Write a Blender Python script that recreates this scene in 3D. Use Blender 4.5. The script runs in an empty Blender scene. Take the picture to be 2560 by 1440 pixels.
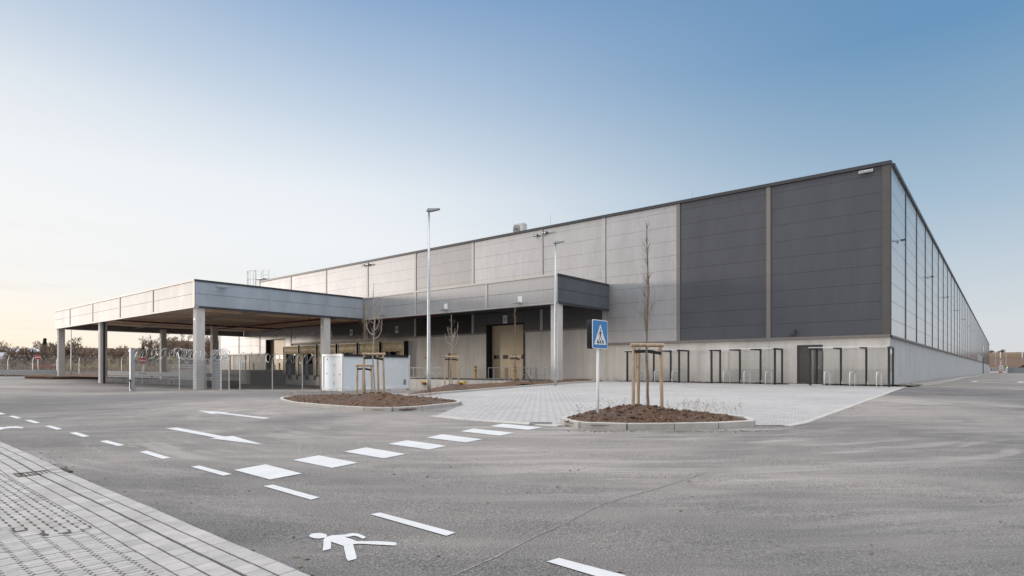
import bpy, bmesh, math, random
import numpy as np
from mathutils import Vector, Matrix
from mathutils.geometry import delaunay_2d_cdt
R=math.radians
random.seed(7)
S=bpy.context.scene
col=S.collection
# ------------------------------------------------------------------ calibration of the place
F=1472.0; HX=1280.0; HY=920.0; E=1.35           # focal length / principal column / horizon row in photo pixels, eye height
CX,CY=21.5,33.5                                   # near corner of the hall
TH=-math.atan2(.64,.769)                          # rotation of the hall
cu,su=math.cos(TH),math.sin(TH)
def L(x,y,z=None):                                # hall coordinates -> world
    X=CX+cu*x-su*y; Y=CY+su*x+cu*y
    return Vector((X,Y,z if z is not None else g(X,Y)))
_cp=[(0,0,0),(0,14,.14),(0,8,.08),(-6,8,.02),(-9,11,.0),(8,8,.1),(12,18,.18),(21.5,33.5,.32),(18.5,32,.3),(8,43,.36),(11,40,.34),(-4.3,30.4,.05),(-3.2,32,.12),(.2,37,.24),(3.8,42.6,.38),
 (-6,17.4,.05),(4,12,.11),(-11.7,40.5,-.26),(-8,45.7,-.36),(-22.6,42.6,-.21),(-39.7,56.8,-.12),(-50.4,66,.2),(-16.3,51.8,-.48),(-25.3,39.2,-.17),(-22.9,40.6,-.2),
 (-22,48.5,-.38),(-20.5,52,-.5),(-25.7,72.8,-.73),(-12,62,-.73),(-3,50,-.6),(-40,78,-.6),(-20,20,-.02),(-45,45,.0),(-70,70,.3),(-60,20,.1),(-30,0,0),(30,0,.15),(60,20,.3),(30,30,.3),(47.5,64.7,.27),(60,60,.25),
 (135.4,170.4,-.38),(150,150,-.38),(229.5,283.4,-.9),(260,240,-.9),(0,-30,0),(-80,110,.5),(-110,90,.5),(-60,110,.3),(300,330,-1),(-150,200,.5),(0,200,0),(-40,-60,0),(60,-60,0),(150,0,.2),(-170,0,.2),(-300,100,.3),(-300,300,.5),(0,400,0),(300,500,-1),(400,200,-.6)]
_c=np.array(_cp,float); _n=len(_c)
def _k(r2): return np.where(r2<1e-9,0,.5*r2*np.log(np.maximum(r2,1e-9)))
_d=((_c[:,None,:2]-_c[None,:,:2])**2).sum(-1)
_A=np.zeros((_n+3,_n+3)); _A[:_n,:_n]=_k(_d)+np.eye(_n)*12.0; _A[:_n,_n]=1; _A[:_n,_n+1:]=_c[:,:2]; _A[_n,:_n]=1; _A[_n+1:,:_n]=_c[:,:2].T
_w=np.linalg.solve(_A,np.concatenate([_c[:,2],[0,0,0]]))
def g(X,Y):
    X=min(max(X,-300),400); Y=min(max(Y,-60),500)
    r2=(_c[:,0]-X)**2+(_c[:,1]-Y)**2
    return float((_w[:_n]*_k(r2)).sum()+_w[_n]+_w[_n+1]*X+_w[_n+2]*Y)
def P(px,py,off=0.0,lift=0.0):                    # where the sight line of a photo point meets the ground (raised by off)
    dx=(px-HX)/F; dz=(HY-py)/F
    lo,hi=.5,600.
    f=lambda Y:E+dz*Y-(g(dx*Y,Y)+off)
    Y=lo
    while Y<hi:
        if f(Y*1.04)<0: break
        Y*=1.04
    a,b=Y,Y*1.04
    for _ in range(30):
        m=(a+b)/2
        if f(m)>0:a=m
        else:b=m
    return Vector((dx*a,a,g(dx*a,a)+lift))
def at(px,py,Y):                                  # point of a sight line at distance Y
    return Vector(((px-HX)/F*Y,Y,E+(HY-py)/F*Y))
# ------------------------------------------------------------------ tags / objects
def tag(o,label=None,cat=None,group=None,kind=None):
    if label:o['label']=label
    if cat:o['category']=cat
    if group:o['group']=group
    if kind:o['kind']=kind
    return o
def thing(name,label,cat,loc=(0,0,0),rz=0,group=None,kind=None):
    o=bpy.data.objects.new(name,None); col.objects.link(o); o.location=loc; o.rotation_euler=(0,0,rz); o.empty_display_size=.2
    return tag(o,label,cat,group,kind)
def children(o): return [c for c in bpy.data.objects if c.parent==o]
def copy_tree(o,parent=None):
    c=o.copy(); col.objects.link(c); c.parent=parent
    for ch in children(o): copy_tree(ch,c)
    return c
class MB:
    def __init__(s): s.v=[];s.f=[]
    def add(s,vs,fs):
        b=len(s.v); s.v+= [tuple(v) for v in vs]; s.f+=[tuple(b+i for i in f) for f in fs]; return s
    def box(s,x0,x1,y0,y1,z0,z1):
        return s.add([(x0,y0,z0),(x1,y0,z0),(x1,y1,z0),(x0,y1,z0),(x0,y0,z1),(x1,y0,z1),(x1,y1,z1),(x0,y1,z1)],
          [(0,3,2,1),(4,5,6,7),(0,1,5,4),(1,2,6,5),(2,3,7,6),(3,0,4,7)])
    def bar(s,a,b,w,h=None,up=(0,0,1)):
        h=h or w; a=Vector(a);b=Vector(b);d=(b-a)
        if d.length<1e-6:return s
        d.normalize(); u=Vector(up)
        if abs(d.dot(u))>.98:u=Vector((1,0,0))
        x=d.cross(u).normalized(); z=x.cross(d)
        vs=[]
        for p in (a,b):
            for i,j in ((-1,-1),(1,-1),(1,1),(-1,1)): vs.append(p+x*(i*w/2)+z*(j*h/2))
        return s.add(vs,[(0,3,2,1),(4,5,6,7),(0,1,5,4),(1,2,6,5),(2,3,7,6),(3,0,4,7)])
    def tube(s,pts,r,n=8,cap=True):
        pts=[Vector(p) for p in pts]; m=len(pts)
        if not isinstance(r,(list,tuple)): r=[r]*m
        b=len(s.v); px=None
        for i,p in enumerate(pts):
            d=(pts[min(i+1,m-1)]-pts[max(i-1,0)])
            if d.length<1e-9:d=Vector((0,0,1))
            d.normalize()
            if px is None:
                u=Vector((0,0,1)) if abs(d.z)<.9 else Vector((1,0,0)); px=d.cross(u).normalized()
            else:
                px=(px-d*px.dot(d)); 
                if px.length<1e-6: px=d.orthogonal()
                px.normalize()
            py=d.cross(px)
            for k in range(n):
                a=2*math.pi*k/n; s.v.append(tuple(p+(px*math.cos(a)+py*math.sin(a))*r[i]))
        for i in range(m-1):
            for k in range(n):
                a=b+i*n+k;c=b+i*n+(k+1)%n; s.f.append((a,c,c+n,a+n))
        if cap:
            s.f.append(tuple(b+k for k in reversed(range(n)))); s.f.append(tuple(b+(m-1)*n+k for k in range(n)))
        return s
    def prism(s,pts,axis,a,b):       # pts 2d polygon, extruded along axis from a to b
        n=len(pts)
        def mk(p,t):
            return {'z':(p[0],p[1],t),'y':(p[0],t,p[1]),'x':(t,p[0],p[1])}[axis]
        s.add([mk(p,a) for p in pts]+[mk(p,b) for p in pts],[tuple(reversed(range(n))),tuple(range(n,2*n))]+[(i,(i+1)%n,(i+1)%n+n,i+n) for i in range(n)])
        return s
    def build(s,name,mat,parent=None,smooth=False,bevel=0,auto=False):
        me=bpy.data.meshes.new(name); me.from_pydata(s.v,[],s.f); me.update()
        if len(s.f)<60000:
            bm=bmesh.new(); bm.from_mesh(me); bmesh.ops.recalc_face_normals(bm,faces=bm.faces); bm.to_mesh(me); bm.free()
        me.materials.append(mat)
        o=bpy.data.objects.new(name,me); col.objects.link(o)
        if parent is not None:o.parent=parent
        if smooth:
            me.polygons.foreach_set('use_smooth',[True]*len(me.polygons))
        if bevel:
            m=o.modifiers.new('bevel','BEVEL'); m.width=bevel; m.segments=2; m.limit_method='ANGLE'
        return o
def box(name,mat,parent,*a,bevel=0): return MB().box(*a).build(name,mat,parent,bevel=bevel)
# ------------------------------------------------------------------ materials
def node_mat(name):
    m=bpy.data.materials.new(name); m.use_nodes=True; nt=m.node_tree; b=nt.nodes['Principled BSDF']; return m,nt,b
def N(nt,t,**k):
    n=nt.nodes.new(t)
    for a,v in k.items():
        if a in n.inputs.keys() if hasattr(n.inputs,'keys') else False: n.inputs[a].default_value=v
        else: setattr(n,a,v)
    return n
def ramp(nt,src,stops):
    r=nt.nodes.new('ShaderNodeValToRGB'); e=r.color_ramp.elements
    while len(e)<len(stops): e.new(.5)
    for i,(p,c) in enumerate(stops): e[i].position=p; e[i].color=(*c,1)
    nt.links.new(src,r.inputs[0]); return r.outputs[0]
def noise(nt,vec,scale,detail=4,rough=.55,dist=0):
    n=nt.nodes.new('ShaderNodeTexNoise'); n.inputs['Scale'].default_value=scale; n.inputs['Detail'].default_value=detail; n.inputs['Roughness'].default_value=rough; n.inputs['Distortion'].default_value=dist
    if vec is not None: nt.links.new(vec,n.inputs['Vector'])
    return n.outputs[0]
def coords(nt,scale=(1,1,1),rot=(0,0,0)):
    t=nt.nodes.new('ShaderNodeTexCoord'); m=nt.nodes.new('ShaderNodeMapping'); m.inputs['Scale'].default_value=scale; m.inputs['Rotation'].default_value=rot
    nt.links.new(t.outputs['Object'],m.inputs[0]); return m.outputs[0]
def mixc(nt,f,a,b,mode='MIX'):
    n=nt.nodes.new('ShaderNodeMix'); n.data_type='RGBA'; n.blend_type=mode
    for i,v in ((0,f),(6,a),(7,b)):
        if isinstance(v,(int,float)): n.inputs[i].default_value=v
        elif isinstance(v,(tuple,list)): n.inputs[i].default_value=(*v,1) if len(v)==3 else v
        else: nt.links.new(v,n.inputs[i])
    return n.outputs[2]
def math_(nt,op,a,b=None,clamp=False):
    n=nt.nodes.new('ShaderNodeMath'); n.operation=op; n.use_clamp=clamp
    for i,v in enumerate((a,b)):
        if v is None: continue
        if isinstance(v,(int,float)): n.inputs[i].default_value=v
        else: nt.links.new(v,n.inputs[i])
    return n.outputs[0]
def bump(nt,b,h,strength=.3,dist=.01,prev=None):
    n=nt.nodes.new('ShaderNodeBump'); n.inputs['Strength'].default_value=strength; n.inputs['Distance'].default_value=dist
    nt.links.new(h,n.inputs['Height'])
    if prev is not None: nt.links.new(prev,n.inputs['Normal'])
    nt.links.new(n.outputs[0],b.inputs['Normal']); return n.outputs[0]
def simple(name,c,rough=.6,metal=0,var=.12,scale=3,bmp=0,bscale=40):
    m,nt,b=node_mat(name); co=coords(nt)
    n=noise(nt,co,scale,5)
    lo=tuple(x*(1-var) for x in c); hi=tuple(min(1,x*(1+var)) for x in c)
    nt.links.new(ramp(nt,n,[(.3,lo),(.7,hi)]),b.inputs['Base Color'])
    b.inputs['Roughness'].default_value=rough; b.inputs['Metallic'].default_value=metal
    if bmp: bump(nt,b,noise(nt,co,bscale,3),bmp,.01)
    return m
def metal_clad(name,c,rough=.34,metal=.75,cloud=.05):
    m,nt,b=node_mat(name); co=coords(nt,(1,1,.35)); 
    n=noise(nt,co,.7,3,.6)
    n2=noise(nt,coords(nt,(1,1,.25)),5,3)
    c1=ramp(nt,n,[(.3,tuple(x*.84 for x in c)),(.7,tuple(min(1,x*1.12) for x in c))])
    c2=mixc(nt,.35,c1,ramp(nt,n2,[(.3,tuple(x*.88 for x in c)),(.7,tuple(min(1,x*1.1) for x in c))]))
    nt.links.new(c2,b.inputs['Base Color'])
    nt.links.new(math_(nt,'MULTIPLY_ADD',n,.14) if False else math_(nt,'ADD',math_(nt,'MULTIPLY',n,.16),rough-.08),b.inputs['Roughness'])
    b.inputs['Metallic'].default_value=metal
    # micro ribs of the sandwich sheet + slight waviness
    w=noise(nt,coords(nt,(1,1,.5)),.9,2)
    bump(nt,b,w,.12,cloud)
    return m
def concrete(name,c,streak=True,panel=0):
    m,nt,b=node_mat(name); co=coords(nt)
    n=noise(nt,co,.6,6,.6); n2=noise(nt,co,6,5,.6); st=noise(nt,coords(nt,(1.6,1.6,.12)),1.2,4)
    a=ramp(nt,n,[(.3,tuple(x*.8 for x in c)),(.7,tuple(x*1.12 for x in c))])
    a=mixc(nt,.35,a,ramp(nt,n2,[(.35,tuple(x*.78 for x in c)),(.65,tuple(x*1.15 for x in c))]))
    if streak: a=mixc(nt,.35,a,ramp(nt,st,[(.35,tuple(x*.74 for x in c)),(.6,tuple(x*1.1 for x in c))]))
    nt.links.new(a,b.inputs['Base Color']); b.inputs['Roughness'].default_value=.82
    bump(nt,b,noise(nt,co,35,4),.25,.006)
    return m
M={}
M['clad_light']=metal_clad('silver cladding',(.43,.43,.445),.54,.8)
M['clad_mid']=metal_clad('mid grey cladding',(.33,.328,.338),.54,.8)
M['clad_dark']=metal_clad('anthracite cladding',(.082,.087,.102),.55,.3)
M['clad_shade']=metal_clad('canopy shade cladding',(.11,.11,.115),.5,.5)  # silver panels with the shade under the canopies put into their colour
M['clad_shade_mid']=metal_clad('canopy shade mid cladding',(.032,.03,.03),.5,.4)  # mid grey bay, its colour darkened to carry the canopy shade
M['clad_side']=metal_clad('side cladding',(.50,.52,.54),.22,.85,.03)
M['clad_canopy']=metal_clad('canopy cladding',(.40,.402,.412),.57,.65)
M['clad_canopy_dark']=metal_clad('dark canopy cladding',(.13,.15,.175),.4,.4)
M['joint']=simple('joint grey',(.17,.17,.175),.8)
M['trim']=simple('bronze trim',(.21,.195,.185),.5,.5,.06)
M['trim_mid']=simple('dark corner trim',(.11,.105,.10),.5,.5,.06)
M['trim_light']=simple('light trim',(.46,.45,.44),.55,.45,.05)
M['trim_dark']=simple('dark trim',(.06,.062,.07),.4,.4,.06)
M['concrete']=concrete('cast concrete',(.62,.59,.55))
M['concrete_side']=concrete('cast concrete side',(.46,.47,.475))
M['concrete_dark']=concrete('grey concrete',(.24,.23,.225))
M['column']=concrete('column concrete',(.58,.565,.55))
M['kerb']=concrete('kerb stone',(.42,.405,.38),False)
M['soffit']=concrete('soffit boards',(.82,.63,.49),False)
M['black']=simple('black rubber',(.012,.012,.013),.8)
M['steel_dark']=simple('anthracite steel',(.035,.037,.042),.45,.3)
M['galv']=simple('galvanised steel',(.52,.54,.56),.42,.6,.1,8)
M['galv_dull']=simple('dull galvanised steel',(.36,.38,.40),.5,.6,.12,8)
M['white_metal']=simple('white coated steel',(.74,.76,.78),.4,.1,.03)
M['container']=simple('white container paint',(.74,.80,.85),.42,.1,.04)
M['container_trim']=simple('container frame paint',(.70,.72,.73),.4,.1,.04)
M['yellow']=simple('yellow paint',(.75,.47,.03),.45)
M['red']=simple('red paint',(.55,.03,.025),.4)
M['pipe_red']=simple('sprinkler red',(.13,.02,.018),.5)
M['white']=simple('white sign film',(.8,.8,.8),.45,0,.02)
M['sign_blue']=simple('blue sign film',(.03,.20,.50),.3,0,.06,6)
M['sign_black']=simple('black sign film',(.015,.02,.02),.5)
M['gate_panel']=simple('cream door panel',(.47,.385,.27),.45,.1,.05)
M['curtain']=simple('dock curtain',(.72,.60,.38),.6,0,.18,1.6)
M['door_grey']=simple('dark door leaf',(.075,.072,.07),.45,.2)
M['door_beige']=simple('beige door leaf',(.45,.36,.22),.5)
M['window_dark']=simple('dark glazing',(.015,.017,.02),.12)
M['orange']=simple('orange plastic',(.60,.13,.02),.5)
M['strap']=simple('black strap',(.015,.015,.017),.75)
# bark / peeled stakes
def wood(name,c,spot):
    m,nt,b=node_mat(name); co=coords(nt,(1,1,.25))
    a=ramp(nt,noise(nt,co,14,5),[(.3,tuple(x*.7 for x in c)),(.55,c),(.75,tuple(min(1,x*1.2) for x in c))])
    v=noise(nt,coords(nt,(1,1,.6)),9,3,.7,1)
    a=mixc(nt,ramp(nt,v,[(.58,(0,0,0)),(.66,(1,1,1))]),a,spot)
    nt.links.new(a,b.inputs['Base Color']); b.inputs['Roughness'].default_value=.8
    bump(nt,b,noise(nt,co,30,4),.4,.01); return m
M['stake']=wood('peeled stake',(.44,.33,.225),(.19,.11,.06))
M['bark']=wood('young bark',(.20,.16,.12),(.06,.05,.04))
M['bark_pale']=wood('pale bark',(.36,.31,.26),(.18,.14,.11))
M['bark_far']=simple('far bark',(.20,.14,.10),.9)
M['twig_far']=simple('far twigs',(.25,.18,.13),.9)
M['needle']=simple('evergreen foliage',(.05,.055,.03),.9,0,.4,2)
M['weed']=simple('dry weed',(.33,.27,.19),.9)
# glass
def glass(name,tint,gl=.12,refl=1.0):
    m=bpy.data.materials.new(name); m.use_nodes=True; nt=m.node_tree; nt.nodes.clear()
    o=nt.nodes.new('ShaderNodeOutputMaterial'); t=nt.nodes.new('ShaderNodeBsdfTransparent'); t.inputs[0].default_value=(*tint,1)
    gg=nt.nodes.new('ShaderNodeBsdfGlossy'); gg.inputs['Roughness'].default_value=.02; gg.inputs['Color'].default_value=(refl,refl,refl,1)
    fr=nt.nodes.new('ShaderNodeFresnel'); fr.inputs[0].default_value=1.5
    mx=nt.nodes.new('ShaderNodeMixShader'); gg2=nt.nodes.new('ShaderNodeNewGeometry'); nt.links.new(math_(nt,'MULTIPLY',math_(nt,'ADD',fr.outputs[0],gl,True),math_(nt,'SUBTRACT',1,gg2.outputs['Backfacing'])),mx.inputs[0]); nt.links.new(t.outputs[0],mx.inputs[1]); nt.links.new(gg.outputs[0],mx.inputs[2]); nt.links.new(mx.outputs[0],o.inputs[0]); return m
M['glass']=glass('shelter glass',(.965,.97,.97),.07)
# asphalt
def asphalt():
    m,nt,b=node_mat('asphalt'); co=coords(nt)
    fine=noise(nt,co,75,3,.65); big=noise(nt,co,.14,4,.55,.6); mid=noise(nt,co,1.1,5,.6)
    vor=nt.nodes.new('ShaderNodeTexVoronoi'); vor.inputs['Scale'].default_value=85; nt.links.new(co,vor.inputs['Vector'])
    base=ramp(nt,fine,[(.33,(.045,.044,.044)),(.5,(.155,.150,.147)),(.66,(.32,.31,.30))])
    wide=ramp(nt,big,[(.34,(.60,.60,.61)),(.5,(1.0,.99,.98)),(.66,(1.42,1.36,1.29))])
    a=mixc(nt,1,base,wide,'MULTIPLY')
    # dust dragged by tyres along the drives
    tr=noise(nt,coords(nt,(.22,1.0,1),(0,0,R(-52))),.9,6,.62,1.6)
    a=mixc(nt,math_(nt,'MULTIPLY',ramp(nt,tr,[(.5,(0,0,0)),(.68,(1,1,1))]),.30),a,(.36,.34,.32))
    tr2=noise(nt,coords(nt,(.25,1.1,1),(0,0,R(20))),.7,6,.62,1.8)
    a=mixc(nt,math_(nt,'MULTIPLY',ramp(nt,tr2,[(.53,(0,0,0)),(.7,(1,1,1))]),.24),a,(.36,.34,.32))
    a=mixc(nt,math_(nt,'MULTIPLY',ramp(nt,mid,[(.52,(0,0,0)),(.75,(1,1,1))]),.22),a,(.27,.255,.24))
    # curved tyre tracks sweeping round the kerbed island into the side road
    tc_=nt.nodes.new('ShaderNodeTexCoord'); off=nt.nodes.new('ShaderNodeVectorMath'); off.operation='SUBTRACT'; nt.links.new(tc_.outputs['Object'],off.inputs[0]); off.inputs[1].default_value=(1.5,20,0)
    sx=nt.nodes.new('ShaderNodeSeparateXYZ'); nt.links.new(off.outputs[0],sx.inputs[0])
    rad=math_(nt,'SQRT',math_(nt,'ADD',math_(nt,'MULTIPLY',sx.outputs[0],sx.outputs[0]),math_(nt,'MULTIPLY',sx.outputs[1],sx.outputs[1])))
    wob=math_(nt,'MULTIPLY',noise(nt,co,.09,2),4.0)
    an=math_(nt,'ARCTAN2',sx.outputs[1],sx.outputs[0])
    cb=nt.nodes.new('ShaderNodeCombineXYZ'); nt.links.new(math_(nt,'ADD',rad,wob),cb.inputs[0]); nt.links.new(math_(nt,'MULTIPLY',an,1.3),cb.inputs[1])
    trk=noise(nt,cb.outputs[0],2.0,5,.66,.12)
    msk=noise(nt,co,.11,3,.5)
    f=math_(nt,'MULTIPLY',ramp(nt,trk,[(.51,(0,0,0)),(.60,(1,1,1))]),ramp(nt,msk,[(.40,(0,0,0)),(.58,(1,1,1))]))
    a=mixc(nt,math_(nt,'MULTIPLY',f,.42),a,(.39,.375,.36))
    f2=math_(nt,'MULTIPLY',ramp(nt,trk,[(.34,(1,1,1)),(.44,(0,0,0))]),.22)
    a=mixc(nt,f2,a,(.075,.073,.072))
    # driven lane is dusty and pale, the outer margin keeps the dark fresh asphalt
    rn=math_(nt,'ADD',math_(nt,'DIVIDE',rad,30),math_(nt,'MULTIPLY',math_(nt,'SUBTRACT',noise(nt,co,.25,4,.6),.5),.28))
    a=mixc(nt,1,a,ramp(nt,rn,[(.2,(1.14,1.12,1.10)),(.42,(1.18,1.16,1.14)),(.55,(.78,.78,.79)),(.72,(.72,.72,.74)),(.95,(1.1,1.08,1.05))]),'MULTIPLY')
    # scattered dirt spots
    ds=ramp(nt,noise(nt,co,2.3,6,.75),[(.63,(0,0,0)),(.70,(1,1,1))])
    a=mixc(nt,math_(nt,'MULTIPLY',ds,.35),a,(.34,.30,.26))
    nt.links.new(a,b.inputs['Base Color']); b.inputs['Roughness'].default_value=.78
    h=math_(nt,'ADD',fine,math_(nt,'MULTIPLY',vor.outputs['Distance'],.6))
    bump(nt,b,h,.85,.014); return m
M['asphalt']=asphalt()
def paint():
    m,nt,b=node_mat('road paint'); co=coords(nt)
    w=ramp(nt,noise(nt,co,70,4,.7),[(.33,(.36,.36,.36)),(.42,(.56,.575,.59))])
    w=mixc(nt,ramp(nt,noise(nt,co,2.5,4),[(.35,(.35,.35,.35)),(.7,(0,0,0))]),w,(.42,.415,.41))
    w=mixc(nt,ramp(nt,noise(nt,coords(nt,(1,3,1),(0,0,.6)),4,6,.7),[(.60,(0,0,0)),(.68,(.55,.55,.55))]),w,(.30,.29,.28))
    nt.links.new(w,b.inputs['Base Color']); b.inputs['Roughness'].default_value=.6
    bump(nt,b,noise(nt,co,55,3,.6),.6,.01); return m
M['paint']=paint()
def pavers(name,bw,bh,c,rot,mortar=.008):
    m,nt,b=node_mat(name); co=coords(nt,(1,1,1),(0,0,rot))
    br=nt.nodes.new('ShaderNodeTexBrick'); br.inputs['Scale'].default_value=1; br.inputs['Brick Width'].default_value=bw; br.inputs['Row Height'].default_value=bh
    br.inputs['Mortar Size'].default_value=mortar; br.inputs['Mortar Smooth'].default_value=.1; br.inputs['Bias'].default_value=0
    br.inputs['Color1'].default_value=(*[x*.86 for x in c],1); br.inputs['Color2'].default_value=(*[x*1.1 for x in c],1); br.inputs['Mortar'].default_value=(*[x*.30 for x in c],1)
    nt.links.new(co,br.inputs['Vector'])
    big=noise(nt,co,.3,5,.6,.4)
    a=mixc(nt,1,br.outputs[0],ramp(nt,big,[(.3,(.8,.8,.8)),(.7,(1.15,1.14,1.12))]),'MULTIPLY')
    # damp rows: some joints are wider and darker
    dr=noise(nt,coords(nt,(.5,9,1),(0,0,rot)),1.0,4,.7)
    a=mixc(nt,math_(nt,'MULTIPLY',ramp(nt,dr,[(.57,(0,0,0)),(.66,(1,1,1))]),.75),a,tuple(x*.50 for x in c))
    a=mixc(nt,.3,a,ramp(nt,noise(nt,co,18,4),[(.3,tuple(x*.7 for x in c)),(.7,tuple(x*1.2 for x in c))]))
    nt.links.new(a,b.inputs['Base Color']); b.inputs['Roughness'].default_value=.8
    bump(nt,b,math_(nt,'SUBTRACT',1,br.outputs['Fac']),.6,.012); return m
M['plaza']=pavers('plaza pavers',.24,.16,(.40,.395,.395),-TH,.012)
def stones():
    m,nt,b=node_mat('footpath stones'); co=coords(nt)
    gi=nt.nodes.new('ShaderNodeNewGeometry')
    a=ramp(nt,gi.outputs['Random Per Island'],[(0,(.24,.235,.23)),(.5,(.32,.31,.30)),(1,(.39,.375,.36))])
    a=mixc(nt,.45,a,ramp(nt,noise(nt,co,7,6,.65),[(.3,(.24,.235,.23)),(.7,(.44,.425,.41))]))
    a=mixc(nt,ramp(nt,noise(nt,co,38,2,.5),[(.70,(0,0,0)),(.74,(.8,.8,.8))]),a,(.08,.08,.08))
    a=mixc(nt,math_(nt,'MULTIPLY',ramp(nt,noise(nt,co,1.3,5,.7,.5),[(.52,(0,0,0)),(.72,(1,1,1))]),.45),a,(.20,.18,.16))
    nt.links.new(a,b.inputs['Base Color']); b.inputs['Roughness'].default_value=.8
    bump(nt,b,noise(nt,co,60,4),.35,.006); return m
M['stones']=stones()
M['joint_sand']=simple('joint sand',(.075,.072,.069),.95,0,.3,20)
def soil(name='soil',c0=(.022,.012,.008),c1=(.115,.062,.036),c2=(.28,.19,.13)):
    m,nt,b=node_mat(name); co=coords(nt)
    a=ramp(nt,noise(nt,co,14,7,.72),[(.3,c0),(.52,c1),(.72,c2)])
    a=mixc(nt,math_(nt,'MULTIPLY',ramp(nt,noise(nt,co,.9,4),[(.5,(0,0,0)),(.68,(1,1,1))]),.6),a,(.11,.10,.095))
    nt.links.new(a,b.inputs['Base Color']); b.inputs['Roughness'].default_value=.95
    bump(nt,b,noise(nt,co,30,5,.7),1,.05); return m
M['soil']=soil()
M['field']=soil('field earth',(.06,.045,.035),(.10,.075,.055),(.16,.13,.10))
def gravel():
    m,nt,b=node_mat('gravel'); co=coords(nt)
    v=nt.nodes.new('ShaderNodeTexVoronoi'); v.inputs['Scale'].default_value=14; nt.links.new(co,v.inputs['Vector'])
    sep=nt.nodes.new('ShaderNodeSeparateColor'); nt.links.new(v.outputs['Color'],sep.inputs[0])
    a=ramp(nt,sep.outputs[0],[(0,(.12,.10,.085)),(.5,(.36,.31,.26)),(1,(.60,.55,.50))])
    a=mixc(nt,ramp(nt,v.outputs['Distance'],[(.35,(0,0,0)),(.6,(1,1,1))]),a,(.06,.05,.045))
    nt.links.new(a,b.inputs['Base Color']); b.inputs['Roughness'].default_value=.85
    bump(nt,b,math_(nt,'SUBTRACT',1,v.outputs['Distance']),1,.04); return m
M['gravel']=gravel()
# ------------------------------------------------------------------ ground sheets
def inside(p,poly):
    c=False; n=len(poly); x,y=p[0],p[1]
    for i in range(n):
        x1,y1=poly[i][0],poly[i][1]; x2,y2=poly[(i+1)%n][0],poly[(i+1)%n][1]
        if (y1>y)!=(y2>y) and x<(x2-x1)*(y-y1)/(y2-y1)+x1: c=not c
    return c
def densify(poly,step):
    out=[]
    for i in range(len(poly)):
        a=Vector(poly[i][:2]); b=Vector(poly[(i+1)%len(poly)][:2]); k=max(1,int((b-a).length/step))
        for j in range(k): out.append(a+(b-a)*j/k)
    return out
def sheet(name,poly,mat,off,step=1.0,zf=None,parent=None,skirt=0):
    pl=densify(poly,step); n=len(pl)
    xs=[p.x for p in pl]; ys=[p.y for p in pl]
    pts=list(pl); x=min(xs)+step/2
    while x<max(xs):
        y=min(ys)+step/2
        while y<max(ys):
            if inside((x,y),pl) and min(abs(x-q.x)+abs(y-q.y) for q in pl)>step*.45: pts.append(Vector((x+random.uniform(-.05,.05)*step,y)))
            y+=step
        x+=step
    r=delaunay_2d_cdt(pts,[(i,(i+1)%n) for i in range(n)],[list(range(n))],1,1e-5)
    zf=zf or (lambda X,Y:g(X,Y))
    m=MB(); m.v=[(p.x,p.y,zf(p.x,p.y)+off) for p in r[0]]; m.f=[tuple(f) for f in r[2]]
    if skirt:
        b=len(m.v)
        m.v+=[(p.x,p.y,zf(p.x,p.y)+off-skirt) for p in pl]
        for i in range(n): m.f.append((i,(i+1)%n,b+(i+1)%n,b+i))
    o=m.build(name,mat,parent)
    # face up
    me=o.data
    if sum(p.normal.z*p.area for p in me.polygons)<0: me.flip_normals()
    return o
def axis_vals():
    v=[]; x=0
    while x<3000:
        v.append(x); x+=1.0 if x<60 else (3 if x<130 else x*.06)
    return v
av=axis_vals(); xs=[-a for a in reversed(av[1:])]+av; ys=[a for a in xs if a>-400]
gm=MB(); idx={}
for j,y in enumerate(ys):
    for i,x in enumerate(xs):
        gm.v.append((x,y,g(x,y)))
W=len(xs)
gm.f=[(j*W+i,j*W+i+1,(j+1)*W+i+1,(j+1)*W+i) for j in range(len(ys)-1) for i in range(W-1)]
go=gm.build('asphalt_ground',M['asphalt']); tag(go,kind='structure')
go.data.polygons.foreach_set('use_smooth',[True]*len(go.data.polygons))
if sum(p.normal.z for p in go.data.polygons[:50])<0: go.data.flip_normals()
def pp(*l,off=0): return [P(a,b,off) for a,b in l]
# plaza of pale pavers in front of the hall
k1=pp((1000,996),(1100,985),(1200,977),(1300,969),(1400,961.5),(1480,956),(1545,952.5))
pz=[P(*q) for q in ((1160,1012),(1090,1040),(1180,1050),(1300,1058),(1402,1065),(1900,1064),(1995,1064))]
pz+= [P(2050,1043.5),P(2100,1025.5),P(2150,1007.5),P(2200,989.5),P(2250,971.5)]
pz2=[L(.9,-.75),L(-17.5,-.55)]
plaza_poly=[p for p in pz]+pz2+list(reversed(k1))
plaza=sheet('paved_plaza',plaza_poly,M['plaza'],.010,1.0); tag(plaza,kind='structure')
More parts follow.
